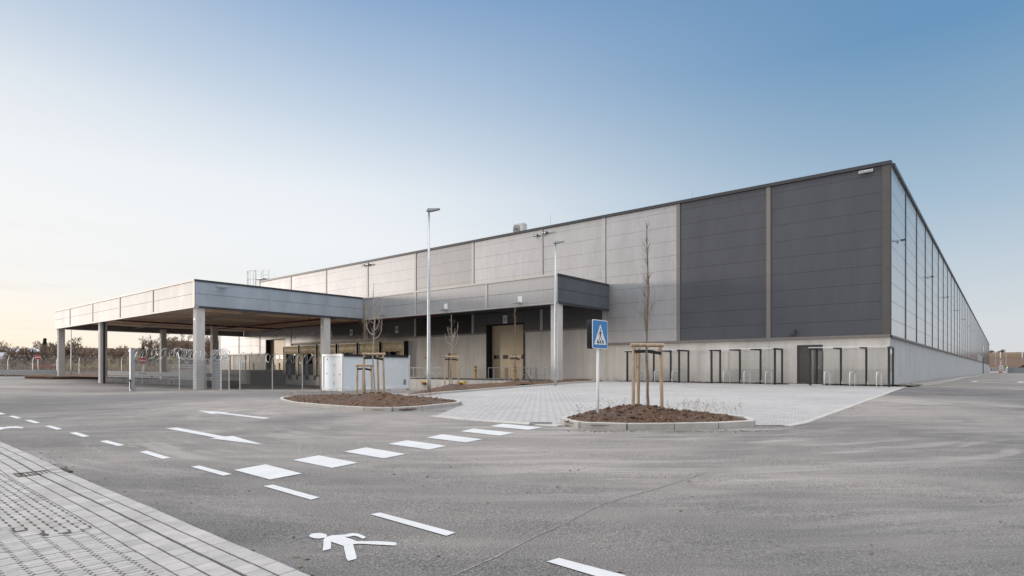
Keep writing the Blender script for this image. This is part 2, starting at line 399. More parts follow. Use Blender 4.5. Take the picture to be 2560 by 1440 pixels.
# edging stones on the road side of the plaza
def strip(pts,w,h,z0=0,seg=1.0,gap=.012,side=0):
    """row of kerb stones following a line on the ground"""
    m=MB(); pts=[Vector(p[:2]) for p in pts]
    # resample
    L_=[0]
    for a,b in zip(pts,pts[1:]): L_.append(L_[-1]+(b-a).length)
    def at_(s):
        for i in range(len(pts)-1):
            if s<=L_[i+1]+1e-9: return pts[i]+(pts[i+1]-pts[i])*((s-L_[i])/max(1e-9,L_[i+1]-L_[i]))
        return pts[-1]
    s=0
    while s<L_[-1]-1e-4:
        e=min(s+seg,L_[-1]); a=at_(s);b=at_(e-gap if e-gap>s else e); d=(b-a)
        if d.length<.02: s=e; continue
        d.normalize(); nn=Vector((-d.y,d.x))
        off=nn*(side*w/2)
        vs=[]
        for p in (a,b):
            zz=g(p.x,p.y)
            for i,zt in ((-1,-.12),(1,-.12),(1,h-.012),(.84,h),(-.84,h),(-1,h-.012)):
                q=p+off+nn*(i*w/2); vs.append((q.x,q.y,zz+z0+zt))
        m.add(vs,[(0,5,4,3,2,1),(6,7,8,9,10,11)]+[(i,(i+1)%6,(i+1)%6+6,i+6) for i in range(6)])
        s=e
    return m
o=strip(list(reversed(k1)),.15,.11,0,1.0,side=0).build('kerb',M['kerb']); tag(o,kind='structure')
edge=pp((1160,1012),(1090,1040),(1180,1050),(1300,1058),(1402,1065)); 
strip(edge[1:],.30,.016,0,.5).build('gutter_stones',M['kerb']); tag(bpy.data.objects['gutter_stones'],kind='structure')
re=[P(*q) for q in ((1965,1066),(1996,1062.5),(2050,1043.5),(2100,1025.5),(2150,1007.5),(2200,989.5),(2250,971.5),(2275,962))]+[L(1.3,2),L(1.6,8),L(1.8,20),L(1.8,60),L(1.8,160),L(1.8,330)]
o=strip(re,.15,.02,0,1.0).build('edging_stones',M['kerb']); tag(o,kind='structure')
o=strip([p for p in re[7:]],.14,.10,0,1.0,side=1).build('roadside_kerb',M['kerb']); tag(o,kind='structure')
# narrow bed of coarse gravel / verge along the side wall
vg=[L(.0,-.8)]+[L(1.2,-.9),L(1.25,2),L(1.5,8),L(1.65,20),L(1.65,60),L(1.65,160),L(1.65,330),L(0,330)]
o=sheet('side_verge',[Vector(v[:2]) for v in vg],M['concrete_dark'],.06,3.0); tag(o,kind='structure')
o=sheet('gravel_bed',[L(-5,-.75),L(1.1,-.85),L(1.2,1.5),L(0,1.5),L(0,.02),L(-5,.02)],M['gravel'],.085,.25,zf=lambda X,Y:g(X,Y)+random.uniform(-.015,.025)); tag(o,'brown and cream pebbles along the foot of the wall at the hall corner','gravel',kind='stuff')
o=sheet('soil_strip',[L(-17.4,-.5),L(-5.1,-.7),L(-5.1,.02),L(-17.4,.02)],M['soil'],.05,.25,zf=lambda X,Y:g(X,Y)+random.uniform(-.02,.05)); tag(o,'thin brown soil strip between plaza pavers and concrete wall','soil',kind='stuff')
# ------------------------------------------------------------------ planting islands
def round_poly(pts,r=.5,k=5):
    out=[]; n=len(pts)
    for i in range(n):
        a=Vector(pts[i-1][:2]);b=Vector(pts[i][:2]);c=Vector(pts[(i+1)%n][:2])
        da=(a-b);dc=(c-b); rr=min(r,da.length*.45,dc.length*.45); p0=b+da.normalized()*rr; p1=b+dc.normalized()*rr
        for j in range(k+1):
            t=j/k; out.append(p0*(1-t)**2+b*2*t*(1-t)+p1*t*t)
    return out
def smooth_noise(x,y,s=1.0):
    return (math.sin(x*2.1*s+1.3*math.sin(y*1.7*s))+math.sin(y*2.9*s+1.1*math.sin(x*1.3*s+2))+.6*math.sin((x+y)*5.3*s)+.5*math.sin((x-y)*7.9*s+1))/3.1
def bed(name,poly,mounds,label,step=.12,edge_h=.08):
    pl=[Vector(p[:2]) for p in poly]
    def dist(p):
        m=9
        for i in range(len(pl)):
            a=pl[i];b=pl[(i+1)%len(pl)];ab=b-a; t=max(0,min(1,(p-a).dot(ab)/max(1e-9,ab.length_squared))); m=min(m,(p-a-ab*t).length)
        return m
    rnd=random.Random(5)
    def zf(X,Y):
        p=Vector((X,Y)); d=dist(p)
        z=g(X,Y)+edge_h-.03+min(d,.5)*.18
        for (mx,my,mr,mh) in mounds:
            q=((X-mx)**2+(Y-my)**2)/(mr*mr); z+=mh*math.exp(-q*1.3)
        z+=(smooth_noise(X,Y,1.6)*.03+smooth_noise(X*3,Y*3,1.7)*.022+rnd.uniform(-.022,.03))*min(1,d*4)
        return z
    o=sheet(name,pl,M['soil'],0,step,zf=zf); tag(o,label,'soil',kind='stuff'); return zf
def clods(poly,zf,n,label,seed):
    rnd=random.Random(seed); m=MB(); pl=[Vector(p[:2]) for p in poly]; xs=[p.x for p in pl];ys=[p.y for p in pl]; c=0
    while c<n:
        x=rnd.uniform(min(xs),max(xs));y=rnd.uniform(min(ys),max(ys))
        if not inside((x,y),pl): continue
        r=rnd.uniform(.012,.05); z=zf(x,y); vs=[]
        for dx,dy,dz in ((1,0,0),(0,1,0),(-1,0,0),(0,-1,0),(0,0,.8),(0,0,-.6)):
            vs.append((x+dx*r*rnd.uniform(.6,1.4),y+dy*r*rnd.uniform(.6,1.4),z+dz*r*rnd.uniform(.6,1.3)))
        m.add(vs,[(0,1,4),(1,2,4),(2,3,4),(3,0,4),(1,0,5),(2,1,5),(3,2,5),(0,3,5)]); c+=1
    o=m.build('soil_clods',M['soil']); tag(o,label,'soil',kind='stuff')
def weeds(spots,name,label,seed,n=60,h=(.15,.45)):
    rnd=random.Random(seed); m=MB()
    for _ in range(n):
        p=rnd.choice(spots) if not callable(spots) else spots(rnd); x=p[0]+rnd.gauss(0,.28);y=p[1]+rnd.gauss(0,.15);z=g(x,y)
        H=rnd.uniform(*h); lean=Vector((rnd.uniform(-.3,.3),rnd.uniform(-.3,.3),1))
        a=Vector((x,y,z)); b=a+lean*H
        mid=a+lean*H*.55+Vector((rnd.uniform(-.04,.04),rnd.uniform(-.04,.04),0)); m.tube([a,mid,b],[.004,.003,.002],3,False)
        for k in range(rnd.randint(2,6)):
            q=a+(b-a)*rnd.uniform(.3,1); e=q+Vector((rnd.uniform(-.1,.1),rnd.uniform(-.1,.1),rnd.uniform(.02,.12))); m.tube([q,e],[.003,.002],3,False)
            s=.012; m.add([e+Vector((s,0,0)),e+Vector((-s,0,s)),e+Vector((0,0,-s)),e+Vector((0,s,s))],[(0,1,2),(0,2,3),(1,3,2)])
    o=m.build(name,M['weed']); tag(o,label,'weeds',kind='stuff')
# right island
i2=[P(*q) for q in ((1404,1064),(1470,1073),(1600,1074.5),(1700,1073),(1800,1071),(1900,1066),(1860,1053),(1740,1040),(1600,1038),(1470,1044),(1415,1052))]
i2r=round_poly(i2,.45)
strip(i2r+[i2r[0]],.13,.13,0,.95).build('island_kerb',M['kerb']); 
mT1=P(1618,1030,.25)
z2=bed('soil_bed',i2r,[(mT1.x,mT1.y,1.1,.22),(mT1.x-.9,mT1.y-.2,1.0,.08)],'dug brown soil mound in the kerbed island behind the crossing sign')
clods(i2r,z2,900,'brown soil clods scattered over the island behind the crossing sign',3)
# left island
i1=[P(*q) for q in ((702,1004),(735,1013),(830,1022),(935,1029),(1020,1028),(1156,1013),(1140,1006),(1060,999),(960,994),(860,993),(760,994),(708,998))]
i1r=round_poly(i1,.5)
strip(i1r+[i1r[0]],.13,.12,0,.95).build('island_kerb',M['kerb'])
mA=P(934,992,.3); mB=P(914,986,.3)
z1=bed('soil_bed',i1r,[(mA.x,mA.y,1.3,.26),(mA.x+.9,mA.y-.4,1.2,.08)],'dug brown soil mound in the kerbed island in front of the white container',.14)
clods(i1r,z1,900,'brown soil clods scattered over the island in front of the container',4)
for o in bpy.data.objects:
    if o.name.startswith('island_kerb'): tag(o,kind='structure')
# strip between the plaza kerb and the platform
sk=[P(*q) for q in ((1020,992.5),(1100,984),(1200,976),(1300,968),(1400,960.5),(1480,955.5),(1545,952))]
sb=[P(*q) for q in ((1545,948.5),(1440,947.5),(1370,953),(1300,958),(1220,963),(1140,970),(1075,978),(1020,988))]
strip_poly=[Vector(v[:2]) for v in sk+sb]
t3=P(1129,972,.15);t4=P(1287,963,.1);t5=P(1412,951,.05)
z3=bed('soil_bed',strip_poly,[(t3.x,t3.y,.9,.22),(t4.x,t4.y,1.0,.2),(t5.x,t5.y,1.3,.15)],'brown soil strip behind the plaza kerb under the small staked trees',.2,.1)
weeds([(p.x,p.y) for p in [P(*q) for q in ((760,993),(800,992),(830,994),(860,992),(720,996),(1030,995),(890,990),(1080,1000))]],'dry_weeds','thin dry weeds along the back of the island before the container',1,110,(.12,.4))
weeds([(p.x,p.y) for p in [P(*q) for q in ((1445,1040),(1560,1036),(1690,1036),(1760,1040),(1820,1048),(1730,1040),(1510,1040),(1780,1034),(1620,1034))]],'dry_weeds','thin dry weeds on the soil of the island with the crossing sign',2,45,(.1,.42))
weeds(lambda r:(lambda a:(a.x,a.y))(sb[1].lerp(sb[-1],r.random())),'dry_weeds','thin dry weeds between plaza kerb and white platform wall',3,260,(.15,.5))
weeds(lambda r:(lambda a:(a.x,a.y))(L(-17,-.5).lerp(L(-22,-1.2),r.random())),'dry_weeds','thin dry weeds at the foot of the concrete wall left of the bicycle shelters',4,70,(.15,.45))
# ------------------------------------------------------------------ painted road markings (real flat paint, 6 mm above the asphalt)
def mark(pix,name,label,cat='road marking',group=None):
    pts=[P(a,b) for a,b in pix]
    o=sheet(name,[Vector(p[:2]) for p in pts],M['paint'],.007,.6); tag(o,label,cat,group); return o
zeb=[((585,1176),(664,1162),(755,1185),(675,1200)),((732,1151),(797,1139.5),(895,1158),(830,1171)),((860,1130),(915,1119.5),(1015,1136),(960,1147)),
 ((970,1110.5),(1018,1101.5),(1117,1115.5),(1072,1125)),((1066,1095),(1105,1086.5),(1206,1099),(1164,1107)),((1151,1079),(1184,1072),(1286,1083),(1249,1090)),((1225,1066),(1257,1060),(1356,1069),(1320,1075.5))]
nm=['first','second','third','fourth','fifth','sixth','seventh']
for i,z in enumerate(zeb):
    lab='%s white crossing bar counted from the near end of the zebra crossing'%nm[i]
    if i==6: lab='white crossing bar farthest from the camera, next to the island kerb and drain'
    mark(z,'crossing_bar',lab,'crossing bar','bars of the zebra crossing')
dash=[((1367,1406),(1397,1397),(1560,1440),(1600,1456),(1500,1446)),((926,1287.5),(950,1283),(1139,1333.5),(1116,1341.5)),((658,1216.5),(683,1213),(799,1245),(778,1251)),((477,1168),(498,1165),(580,1186.5),(558,1190.5)),
 ((348,1130.5),(367,1127.5),(427,1145.5),(406,1148.5)),((249,1104),(267,1101.5),(313,1113.5),(294,1116)),((173,1083),(190,1081),(225,1091),(208,1093.5)),((112,1066),(126,1064.5),(157,1073),(142,1075)),((62,1051.5),(75,1050),(101,1057),(88,1059)),((21,1041),(33,1039.5),(54,1045.5),(42,1047)),((-18,1031.5),(-6,1030),(15,1035.5),(3,1037))]
dl=['white lane dash cut by the bottom edge of the photo','long white lane dash beside the painted walking figure','white lane dash just below the nearest zebra bar','white lane dash just left of the nearest zebra bar','white lane dash below the shaft of the near arrow','white lane dash fourth from the left among the small ones, at mid left','white lane dash to the right of the left painted figure and two further on','white lane dash upper right of the left edge figure, third from the left','second smallest white lane dash from the left edge, above the cut-off figure','very small white lane dash close to the left edge of the road','white lane dash cut off by the left edge of the photo']
for z,l in zip(dash,dl): mark(z,'lane_dash',l,'lane dash','broken white lane line')
def px8(l,s=2.56,ox=560,oy=980): return [(ox+a/s,oy+b/s) for a,b in l]
mark([(414,1071.5),(442,1069.5),(562,1092),(582,1090.5),(658,1112.8),(525,1096.8),(540,1095.2)],'direction_arrow','white painted arrow pointing right on the asphalt beside the zebra crossing','road arrow')
mark([(494,1026.5),(573,1031.5),(562,1032.8),(675,1045.5),(660,1047.8),(545,1034),(529,1035.5)],'direction_arrow','slim white painted arrow pointing left, farther from the camera','road arrow')
# walking figure: head + body painted as two flat patches
figr=thing('pedestrian_symbol','large white painted walking figure on the asphalt near the footpath','road symbol',P(880,1370))
def fig(parent,maps,names):
    for nm_,pix in names:
        pts=[P(*maps(a,b)) for a,b in pix]
        o=sheet(nm_,[Vector(p[:2]) for p in pts],M['paint'],.007,.3,parent=None); o.parent=parent; o.matrix_parent_inverse=Matrix.Translation(parent.location).inverted()
head=[(603+57*math.cos(a),925+18*math.sin(a)) for a in [i*math.pi/9 for i in range(18)]]
body=[(632,1022),(637,975),(636,950),(650,934),(690,922),(770,918),(822,908),(860,912),(905,930),(906,938),(888,945),(858,931),(830,925),(800,932),(772,932),(830,952),(850,961),(980,960),(1090,967),(1106,975),(1104,985),(1090,988),(990,983),(860,976),(826,980),(848,1060),(846,1074),(795,1087),(783,1070),(765,990),(720,975),(686,964),(684,1008),(665,1014)]
fig(figr,lambda a,b:(560+a/2.56,980+b/2.56),[('head_patch',head),('body_patch',body)])
fig2=thing('pedestrian_symbol','small white painted walking figure cut by the left edge of the photo','road symbol',P(20,1070))
h2=[(-60+8*math.cos(a),1069+2.5*math.sin(a)) for a in [i*math.pi/6 for i in range(12)]]
b2=[(-45,1077),(-42,1068),(-15,1066.5),(10,1069),(20,1067),(40,1066.5),(58,1068.5),(57,1071.5),(30,1070.5),(14,1072),(-2,1076),(-14,1077),(0,1072),(-20,1070.5),(-30,1071),(-36,1078)]
fig(fig2,lambda a,b:(a,b),[('head_patch',h2),('body_patch',b2)])
for i,(q,l) in enumerate((([(2428,953.6),(2440,952.2),(2446,953.5),(2434,955)],'tiny white road mark far down the right hand road, left one'),([(2540,954.8),(2556,954),(2562,956),(2548,956.6)],'tiny white road mark far down the right hand road, right one'))): mark(q,'lane_dash',l,'road marking')
# pale seam crossing the asphalt
sm=[P(*q) for q in ((1130,1440),(1245,1391),(1330,1345),(1420,1305),(1500,1262),(1640,1222),(1760,1185))]
m=MB()
for a,b in zip(sm,sm[1:]):
    d=(b-a).normalized(); nn=Vector((-d.y,d.x,0)); k=max(2,int((b-a).length/.08))
    for j in range(k):
        p=a.lerp(b,j/k);q=a.lerp(b,(j+1)/k); w1=.009
        vs=[p-nn*w1,q-nn*w1,q+nn*w1,p+nn*w1]; m.add([(v.x,v.y,g(v.x,v.y)+.004) for v in vs],[(0,1,2,3)])
M['seam']=simple('dusty seam',(.20,.19,.18),.9,0,.45,22)
tag(m.build('asphalt_seam',M['seam']),kind='structure')
# ------------------------------------------------------------------ footpath of interlocking stones, bottom left
edge_px=[(-220,1008),(-110,1054),(0,1106),(64,1134),(128,1164),(160,1181),(272,1229),(387,1278),(450,1306),(511,1333),(575,1361),(639,1388),(760,1440),(860,1483),(980,1535)]
ed=[Vector(P(a,b)[:2]) for a,b in edge_px]
def offs(line,d):
    out=[]
    for i,p in enumerate(line):
        t=(line[min(i+1,len(line)-1)]-line[max(i-1,0)]).normalized(); out.append(p+Vector((t.y,-t.x))*d)
    return out
side=1
tst=offs(ed,.5)
if tst[5].x>ed[5].x: side=-1
def off_line(d): return offs(ed,d*side)
poly=[p for p in off_line(.0)]+[Vector((-3.5,1.2)),Vector((-9,1.2)),Vector((-22,8)),Vector((-24,14))]
fp=thing('footpath',None,None,(0,0,0)); fp['kind']='structure'
def clean(poly): return poly
base=sheet('joint_bed',poly,M['joint_sand'],.012,.5,parent=fp)
sm_=MB()
def stone(pts,top=.024,bv=.004):
    n=len(pts); c=sum(pts,Vector((0,0)))/n; vs=[];t=random.uniform(-.002,.002)
    for q in pts: vs.append((q.x,q.y,g(q.x,q.y)+.008))
    for q in pts: vs.append((q.x,q.y,g(q.x,q.y)+top-bv*.7+t))
    for q in pts:
        d=(c-q); r=q+d.normalized()*bv*1.2; vs.append((r.x,r.y,g(r.x,r.y)+top+t))
    sm_.add(vs,[tuple(range(2*n,3*n))]+[(i,(i+1)%n,(i+1)%n+n,i+n) for i in range(n)]+[(i+n,(i+1)%n+n,(i+1)%n+2*n,i+2*n) for i in range(n)])
# border courses along the asphalt
rows=[(.0,.125,.24),(.135,.255,.16),(.275,.40,.16),(.41,.53,.16)]
for a,b,seg in rows:
    la=off_line(a+.004);lb=off_line(b)
    cum=[0]
    for p,q in zip(la,la[1:]): cum.append(cum[-1]+(q-p).length)
    def at_(l,s):
        for i in range(len(la)-1):
            if s<=cum[i+1]+1e-9: return l[i].lerp(l[i+1],(s-cum[i])/max(1e-9,cum[i+1]-cum[i]))
        return l[-1]
    s=random.uniform(0,.1)
    while s+seg<cum[-1]:
        e=s+seg-.005; stone([at_(la,s),at_(la,e),at_(lb,e),at_(lb,s)]); s+=seg
# field of toothed stones
dd=(ed[12]-ed[5]).normalized(); nn=Vector((dd.y,-dd.x))*side
lim=off_line(.545)+[Vector((-3.5,1.25)),Vector((-9,1.25)),Vector((-22,8)),Vector((-24,14))]
o0=ed[12]
PB=[Vector(P(a,b)[:2]) for a,b in ((-700,1290),(0,1330),(150,1345),(250,1325),(150,1240),(-10,1155),(-500,1040))]
def ok(pts): return all(inside(q,lim) for q in pts)
lb=off_line(.54)
def fit(pts):     # cut stones that meet the border course
    n_in=sum(inside(q,lim) for q in pts)
    if n_in==0: return None
    if n_in==len(pts): return pts
    out=[]
    for q in pts:
        if inside(q,lim): out.append(q); continue
        best=None
        for a,b in zip(lb,lb[1:]):
            ab=b-a; t=max(0,min(1,(q-a).dot(ab)/ab.length_squared)); c_=a+ab*t
            if best is None or (c_-q).length<(best-q).length: best=c_
        if (best-q).length>.12: return None
        out.append(best)
    return out
tw=.125;pt=.0625;gp=.007
for i in range(-14,80):
    for j in range(-60,260):
        c=o0-dd*(j*pt)+nn*(i*tw+.06)
        if (not inside(c,lim) and min((c-e).length for e in lb)>.5) or inside(c,PB): continue
        # tooth profile along dd : stepped ends
        h=tw/2-gp/2; e=pt/2-gp/2; tth=.018
        q=[(-e,-h+tth),(-e*.25,-h+tth),(e*.25,-h),(e,-h),(e,h-0+0),(e*.25,h),(-e*.25,h+tth),(-e,h+tth)]
        q=[(-e,-h+tth),(-.008,-h+tth),(.008,-h),(e,-h),(e,h-gp-.0),(.008+gp*.3,h-gp),(-.008+gp*.3,h+tth-gp),(-e,h+tth-gp)]
        w=fit([c+dd*a+nn*b for a,b in q])
        if w: stone(w)
for i in range(-20,140):
    for j in range(-10,200):
        c=o0-dd*(j*.14+(.07 if i%2 else 0))+nn*(i*.07+.035)
        if not inside(c,PB): continue
        h=.035-gp/2;e=.07-gp/2;t=.009
        w=[c+dd*a+nn*b for a,b in ((-e,-h),(-.028,-h),(.0,-h+t),(e,-h+t),(e,h+t-gp*.5),(.0,h+t-gp*.5),(-.028,h-gp*.5),(-e,h-gp*.5))]
        w=fit(w)
        if w: stone(w)
# whole gutter drain in the border
o=sm_.build('paving_stones',M['stones'],fp)
dr=thing('drain_grate','rusty brown slotted drain grate let into the edge of the footpath','drain',P(108,1186),math.atan2(dd.y,dd.x))
M['rust']=simple('rusty iron',(.07,.058,.05),.8,.2,.3,20)
m=MB()
z=.028
m.box(-.14,.14,-.27,-.25,-.01,z).box(-.14,.14,.25,.27,-.01,z).box(-.16,-.14,-.27,.27,-.01,z).box(.14,.16,-.27,.27,-.01,z)
m.build('frame',M['rust'],dr); m=MB()
for k in range(12): m.box(-.138,.138,-.235+k*.042,-.213+k*.042,.0,z-.004)
m.build('bars',M['rust'],dr)
# drain by the island
dr2=thing('drain_grate','flat drain grate between the farthest crossing bar and the island kerb','drain',P(1352,1060.5),-.1)
m=MB(); m.box(-.25,.25,-.17,-.15,-.02,.03).box(-.25,.25,.15,.17,-.02,.03)
m.build('frame',M['galv_dull'],dr2); m=MB()
for k in range(9): m.box(-.24+k*.055,-.215+k*.055,-.15,.15,-.01,.026)
m.build('bars',M['rust'],dr2)
# ------------------------------------------------------------------ THE HALL
hall=thing('logistics_hall','long grey metal clad warehouse on a concrete plinth with dark corner panels','warehouse',(CX,CY,0),TH)
ZT=13.12; ZB=3.1; ZB2=4.4; LEN=335.0; LX=-72.4; LX2=-84.5
mod=1.04
bays=[0,-6.57,-12.64,-18.68,-24.69,-32.6,-40.6,-48.5,-56.5,-64.4,-72.4]
def cladding(xa,xb,z0,z1,axis,pos,out,gap=.022,th=.06,zs=None):
    """rows of horizontal sandwich sheets; axis 'y' -> facing -y front wall, 'x' -> side wall"""
    m=MB(); z=z1; first=True
    zz=[]; k=ZB
    js=[ZB+mod*i for i in range(1,12)] if zs is None else zs
    lv=[z0]+[j for j in js if z0+.15<j<z1-.15]+[z1]
    for a,b in zip(lv,lv[1:]):
        if axis=='y': m.box(min(xa,xb)+.01,max(xa,xb)-.01,pos-out*th if out>0 else pos,pos if out>0 else pos-out*th,a+gap/2,b-gap/2)
        else: m.box(pos,pos+th,min(xa,xb)+.01,max(xa,xb)-.01,a+gap/2,b-gap/2)
    return m
# core (dark backing) and roof
m=MB(); m.box(LX,-.12,.8,LEN,.0,ZT-.25); core=m.build('wall_core',M['joint'],hall)
box('roof',M['galv_dull'],hall,LX,-.1,.101,LEN,ZT-.24,ZT-.12)
m=MB(); m.box(LX2,LX-.01,.12,40,0,7.3); m.build('annex_wall',M['clad_light'],hall)
# plinth: front pieces leaving the door openings, side
def plinth(x0,x1,z1,y0=-.0,y1=.11,z0=-2.5,name='concrete_plinth',mat='concrete'):
    m=MB(); m.box(x0,x1,y0,y1,z0,z1); return m.build(name,M[mat],hall)
G11=(-30.85,-26.65); G4=(-70.7,-65.9)
openings=[(-4.85,-3.5,.33,2.72),(-35.95,-34.85,.42,2.75),(G11[0],G11[1],.42,5.16),(G4[0],G4[1],1.12,5.1)]
docks=[-43.5-4*i for i in range(6)]
dock_open=[(d-1.25,d+1.25,.46,3.4) for d in docks]
allop=[(a,b,c,d) for a,b,c,d in openings]+dock_open
def wall_segments(x0,x1,z0,z1):
    """rectangles of the front wall between x0<x1,z0<z1 minus openings"""
    ops=[o for o in allop if o[1]>x0 and o[0]<x1 and o[3]>z0 and o[2]<z1]
    xs=sorted(set([x0,x1]+[min(max(o[0],x0),x1) for o in ops]+[min(max(o[1],x0),x1) for o in ops])); out=[]
    for a,b in zip(xs,xs[1:]):
        if b-a<1e-4: continue
        c=(a+b)/2; zz=z0
        for o in sorted([o for o in ops if o[0]<c<o[1]],key=lambda o:o[2]):
            if o[2]>zz: out.append((a,b,zz,o[2]))
            zz=max(zz,min(o[3],z1))
        if zz<z1-1e-4: out.append((a,b,zz,z1))
    return out
# plinth panels with visible vertical joints
pj=[0,-6.57,-12.64,-18.5,-24.69,-32.6,-40.6,-48.5,-56.5,-64.5]
for a,b in zip(pj,pj[1:]):
    zt=ZB if a>-18 else ZB2
    m=MB()
    for (x0,x1,z0,z1) in wall_segments(b+.012,a-.0,-2.5,zt): m.box(x0,x1,-.0,.112,z0,z1)
    m.build('concrete_plinth',M['concrete'],hall)
# between -18.68 and small canopy the plinth steps up with a horizontal joint line
m=MB()
for (x0,x1,z0,z1) in wall_segments(-84.5,-64.52,-2.5,3.24): m.box(x0,x1,-.0,.112,z0,z1)
m.build('concrete_plinth',M['concrete'],hall)
m=MB(); k=0
sb=[0]; 
s=0
m=MB()
while s<LEN: 
    e=min(s+12.8,LEN); m.box(-.112,.0,s+(.14 if s==0 else .012),e,-2.5,ZB); s=e
m.build('side_plinth',M['concrete_side'],hall)
# front cladding
mats=['clad_dark','clad_dark','clad_light','clad_light','clad_light','clad_mid','clad_light','clad_light','clad_light','clad_light']
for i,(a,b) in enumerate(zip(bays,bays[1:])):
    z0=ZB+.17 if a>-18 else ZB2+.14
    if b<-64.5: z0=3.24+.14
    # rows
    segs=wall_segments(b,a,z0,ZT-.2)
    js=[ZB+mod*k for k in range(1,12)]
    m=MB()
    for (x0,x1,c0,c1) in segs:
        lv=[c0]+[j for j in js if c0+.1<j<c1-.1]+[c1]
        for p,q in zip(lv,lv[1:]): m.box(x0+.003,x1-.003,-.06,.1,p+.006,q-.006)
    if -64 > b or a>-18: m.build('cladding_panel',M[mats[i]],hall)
    else:      # canopy shade put into the panel colour below, own tone above the canopy roofs
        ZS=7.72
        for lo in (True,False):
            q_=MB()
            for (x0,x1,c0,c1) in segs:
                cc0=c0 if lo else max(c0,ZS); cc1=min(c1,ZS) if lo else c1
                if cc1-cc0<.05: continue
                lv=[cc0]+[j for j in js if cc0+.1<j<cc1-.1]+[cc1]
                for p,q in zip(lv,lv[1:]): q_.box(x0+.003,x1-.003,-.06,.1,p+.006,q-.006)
            q_.build('cladding_panel',M[('clad_shade_mid' if mats[i]=='clad_mid' else 'clad_shade') if lo else mats[i]],hall)
m=MB()
for xa,xb in ((-84.4,-78.4),(-78.4,-72.41)):
    js=[3.38+mod*k for k in range(0,5)]
    for p,q in zip(js,js[1:]): m.box(xa+.01,xb-.01,-.06,.1,p+.012,q-.012)
m.build('cladding_panel',M['clad_light'],hall)
# battens front
for i,x in enumerate(bays[1:]+[-78.4,-84.4]):
    zt=ZT-.2 if x>-73 else 7.2
    z0=ZB+.17 if x>-18 else (ZB2+.14 if x>-64 else 3.38)
    box('batten',M['trim'] if i<2 else M['trim_light'],hall,x-.13,x+.13,-.115,-.058,z0,zt)
box('corner_trim',M['trim_mid'],hall,-.36,.012,-.12,-.058,ZB+.17,ZT-.2)
box('corner_trim_side',M['trim_dark'],hall,.0125,.072,-.12,.1,ZB+.17,ZT-.2)
# plinth trims
m=MB(); m.box(-18.45,.02,-.14,.1,ZB+.002,ZB+.17); m.build('plinth_trim',M['trim'],hall)
m=MB(); m.box(-26.6,-18.5,-.14,.1,ZB2+.002,ZB2+.14).box(-64.5,-30.9,-.14,.1,ZB2+.002,ZB2+.14); m.build('plinth_trim',M['trim'],hall)
m=MB(); m.box(-65.8,-64.6,-.14,.1,3.242,3.38).box(-84.4,-70.8,-.14,.1,3.242,3.38); m.build('plinth_trim',M['trim_light'],hall)
box('plinth_trim',M['trim_light'],hall,-18.68,-18.5,-.13,.1,ZB+.002,ZB2+.14)
# parapet cap
m=MB(); m.box(LX,.10,-.20,.5,ZT-.2,ZT); m.build('parapet_cap',M['trim_dark'],hall)
m=MB(); m.box(-.4,.18,.502,LEN,ZT-.2,ZT); m.build('parapet_cap',M['trim_dark'],hall)
# side wall
sp=6.4
m=None
ns=int(LEN/sp)
for i in range(ns+1):
    s0=i*sp+.1; s1=min((i+1)*sp,LEN)
    if s1-s0<.5: break
    m=MB(); lv=[ZB+.12]+[ZB+mod*k for k in range(1,10) if ZB+mod*k<ZT-.4]+[ZT-.2]
    for p,q in zip(lv,lv[1:]): m.box(-.1,.06,s0+(.0 if i else .0),s1-.01+.1,p+.011,q-.011)
    m.build('side_panel',M['clad_side'],hall)
    if i: box('side_batten',M['trim_dark'],hall,.058,.10,i*sp-.06+.1,i*sp+.06+.1,ZB+.12,ZT-.2)
box('side_trim',M['trim_dark'],hall,-.1,.12,.1,LEN,ZB+.002,ZB+.12)
# side door tall, strip window and upper window far down the side
s0=150
box('side_gate',M['black'],hall,.0,.13,210,216,-1,4.6)
box('louvre_band',M['galv_dull'],hall,.0,.14,150,196,3.25,5.0)
box('upper_window',M['window_dark'],hall,.0,.13,206,220,6.6,8.6)
# front door (dark double leaf)
dz=g(*L(-4.2,0,0)[:2])
d=MB(); d.box(-4.85,-3.5,.06,.11,.3,2.72); door=d.build('entrance_door',M['door_grey'],hall)
m=MB(); m.box(-4.9,-4.85,-.02,.1,.3,2.77).box(-3.5,-3.45,-.02,.1,.3,2.77).box(-4.85,-3.5,-.02,.1,2.72,2.77); m.build('door_frame',M['door_grey'],door)
m=MB(); m.box(-3.9,-3.885,.02,.062,.35,2.7); m.build('leaf_gap',M['joint'],door)
m=MB(); m.box(-3.80,-3.74,.035,.062,1.30,1.46).box(-3.80,-3.74,.035,.062,1.5,1.6).tube([(-3.77,.03,1.42),(-3.77,-.01,1.42),(-3.66,-.01,1.42)],.012,6); m.build('handle',M['galv'],door)
m=MB(); m.box(-5.2,-3.3,-.9,-.001,dz-.3,dz+.06); m.build('door_step',M['concrete'],hall)
# small dark vent/spout above the trim
m=MB(); m.box(-5.3,-4.95,-.22,-.061,3.42,3.47).box(-5.0,-4.95,-.22,-.061,3.47,3.75); m.build('overflow_spout',M['trim_dark'],hall)
# personnel door in platform zone
d=MB(); d.box(-35.95,-34.85,.062,.108,.42,2.75); dd_=d.build('side_door',M['door_beige'],hall)
m=MB(); m.box(-35.93,-35.7,.0,.06,.42,2.75); m.build('door_jamb',M['steel_dark'],dd_)
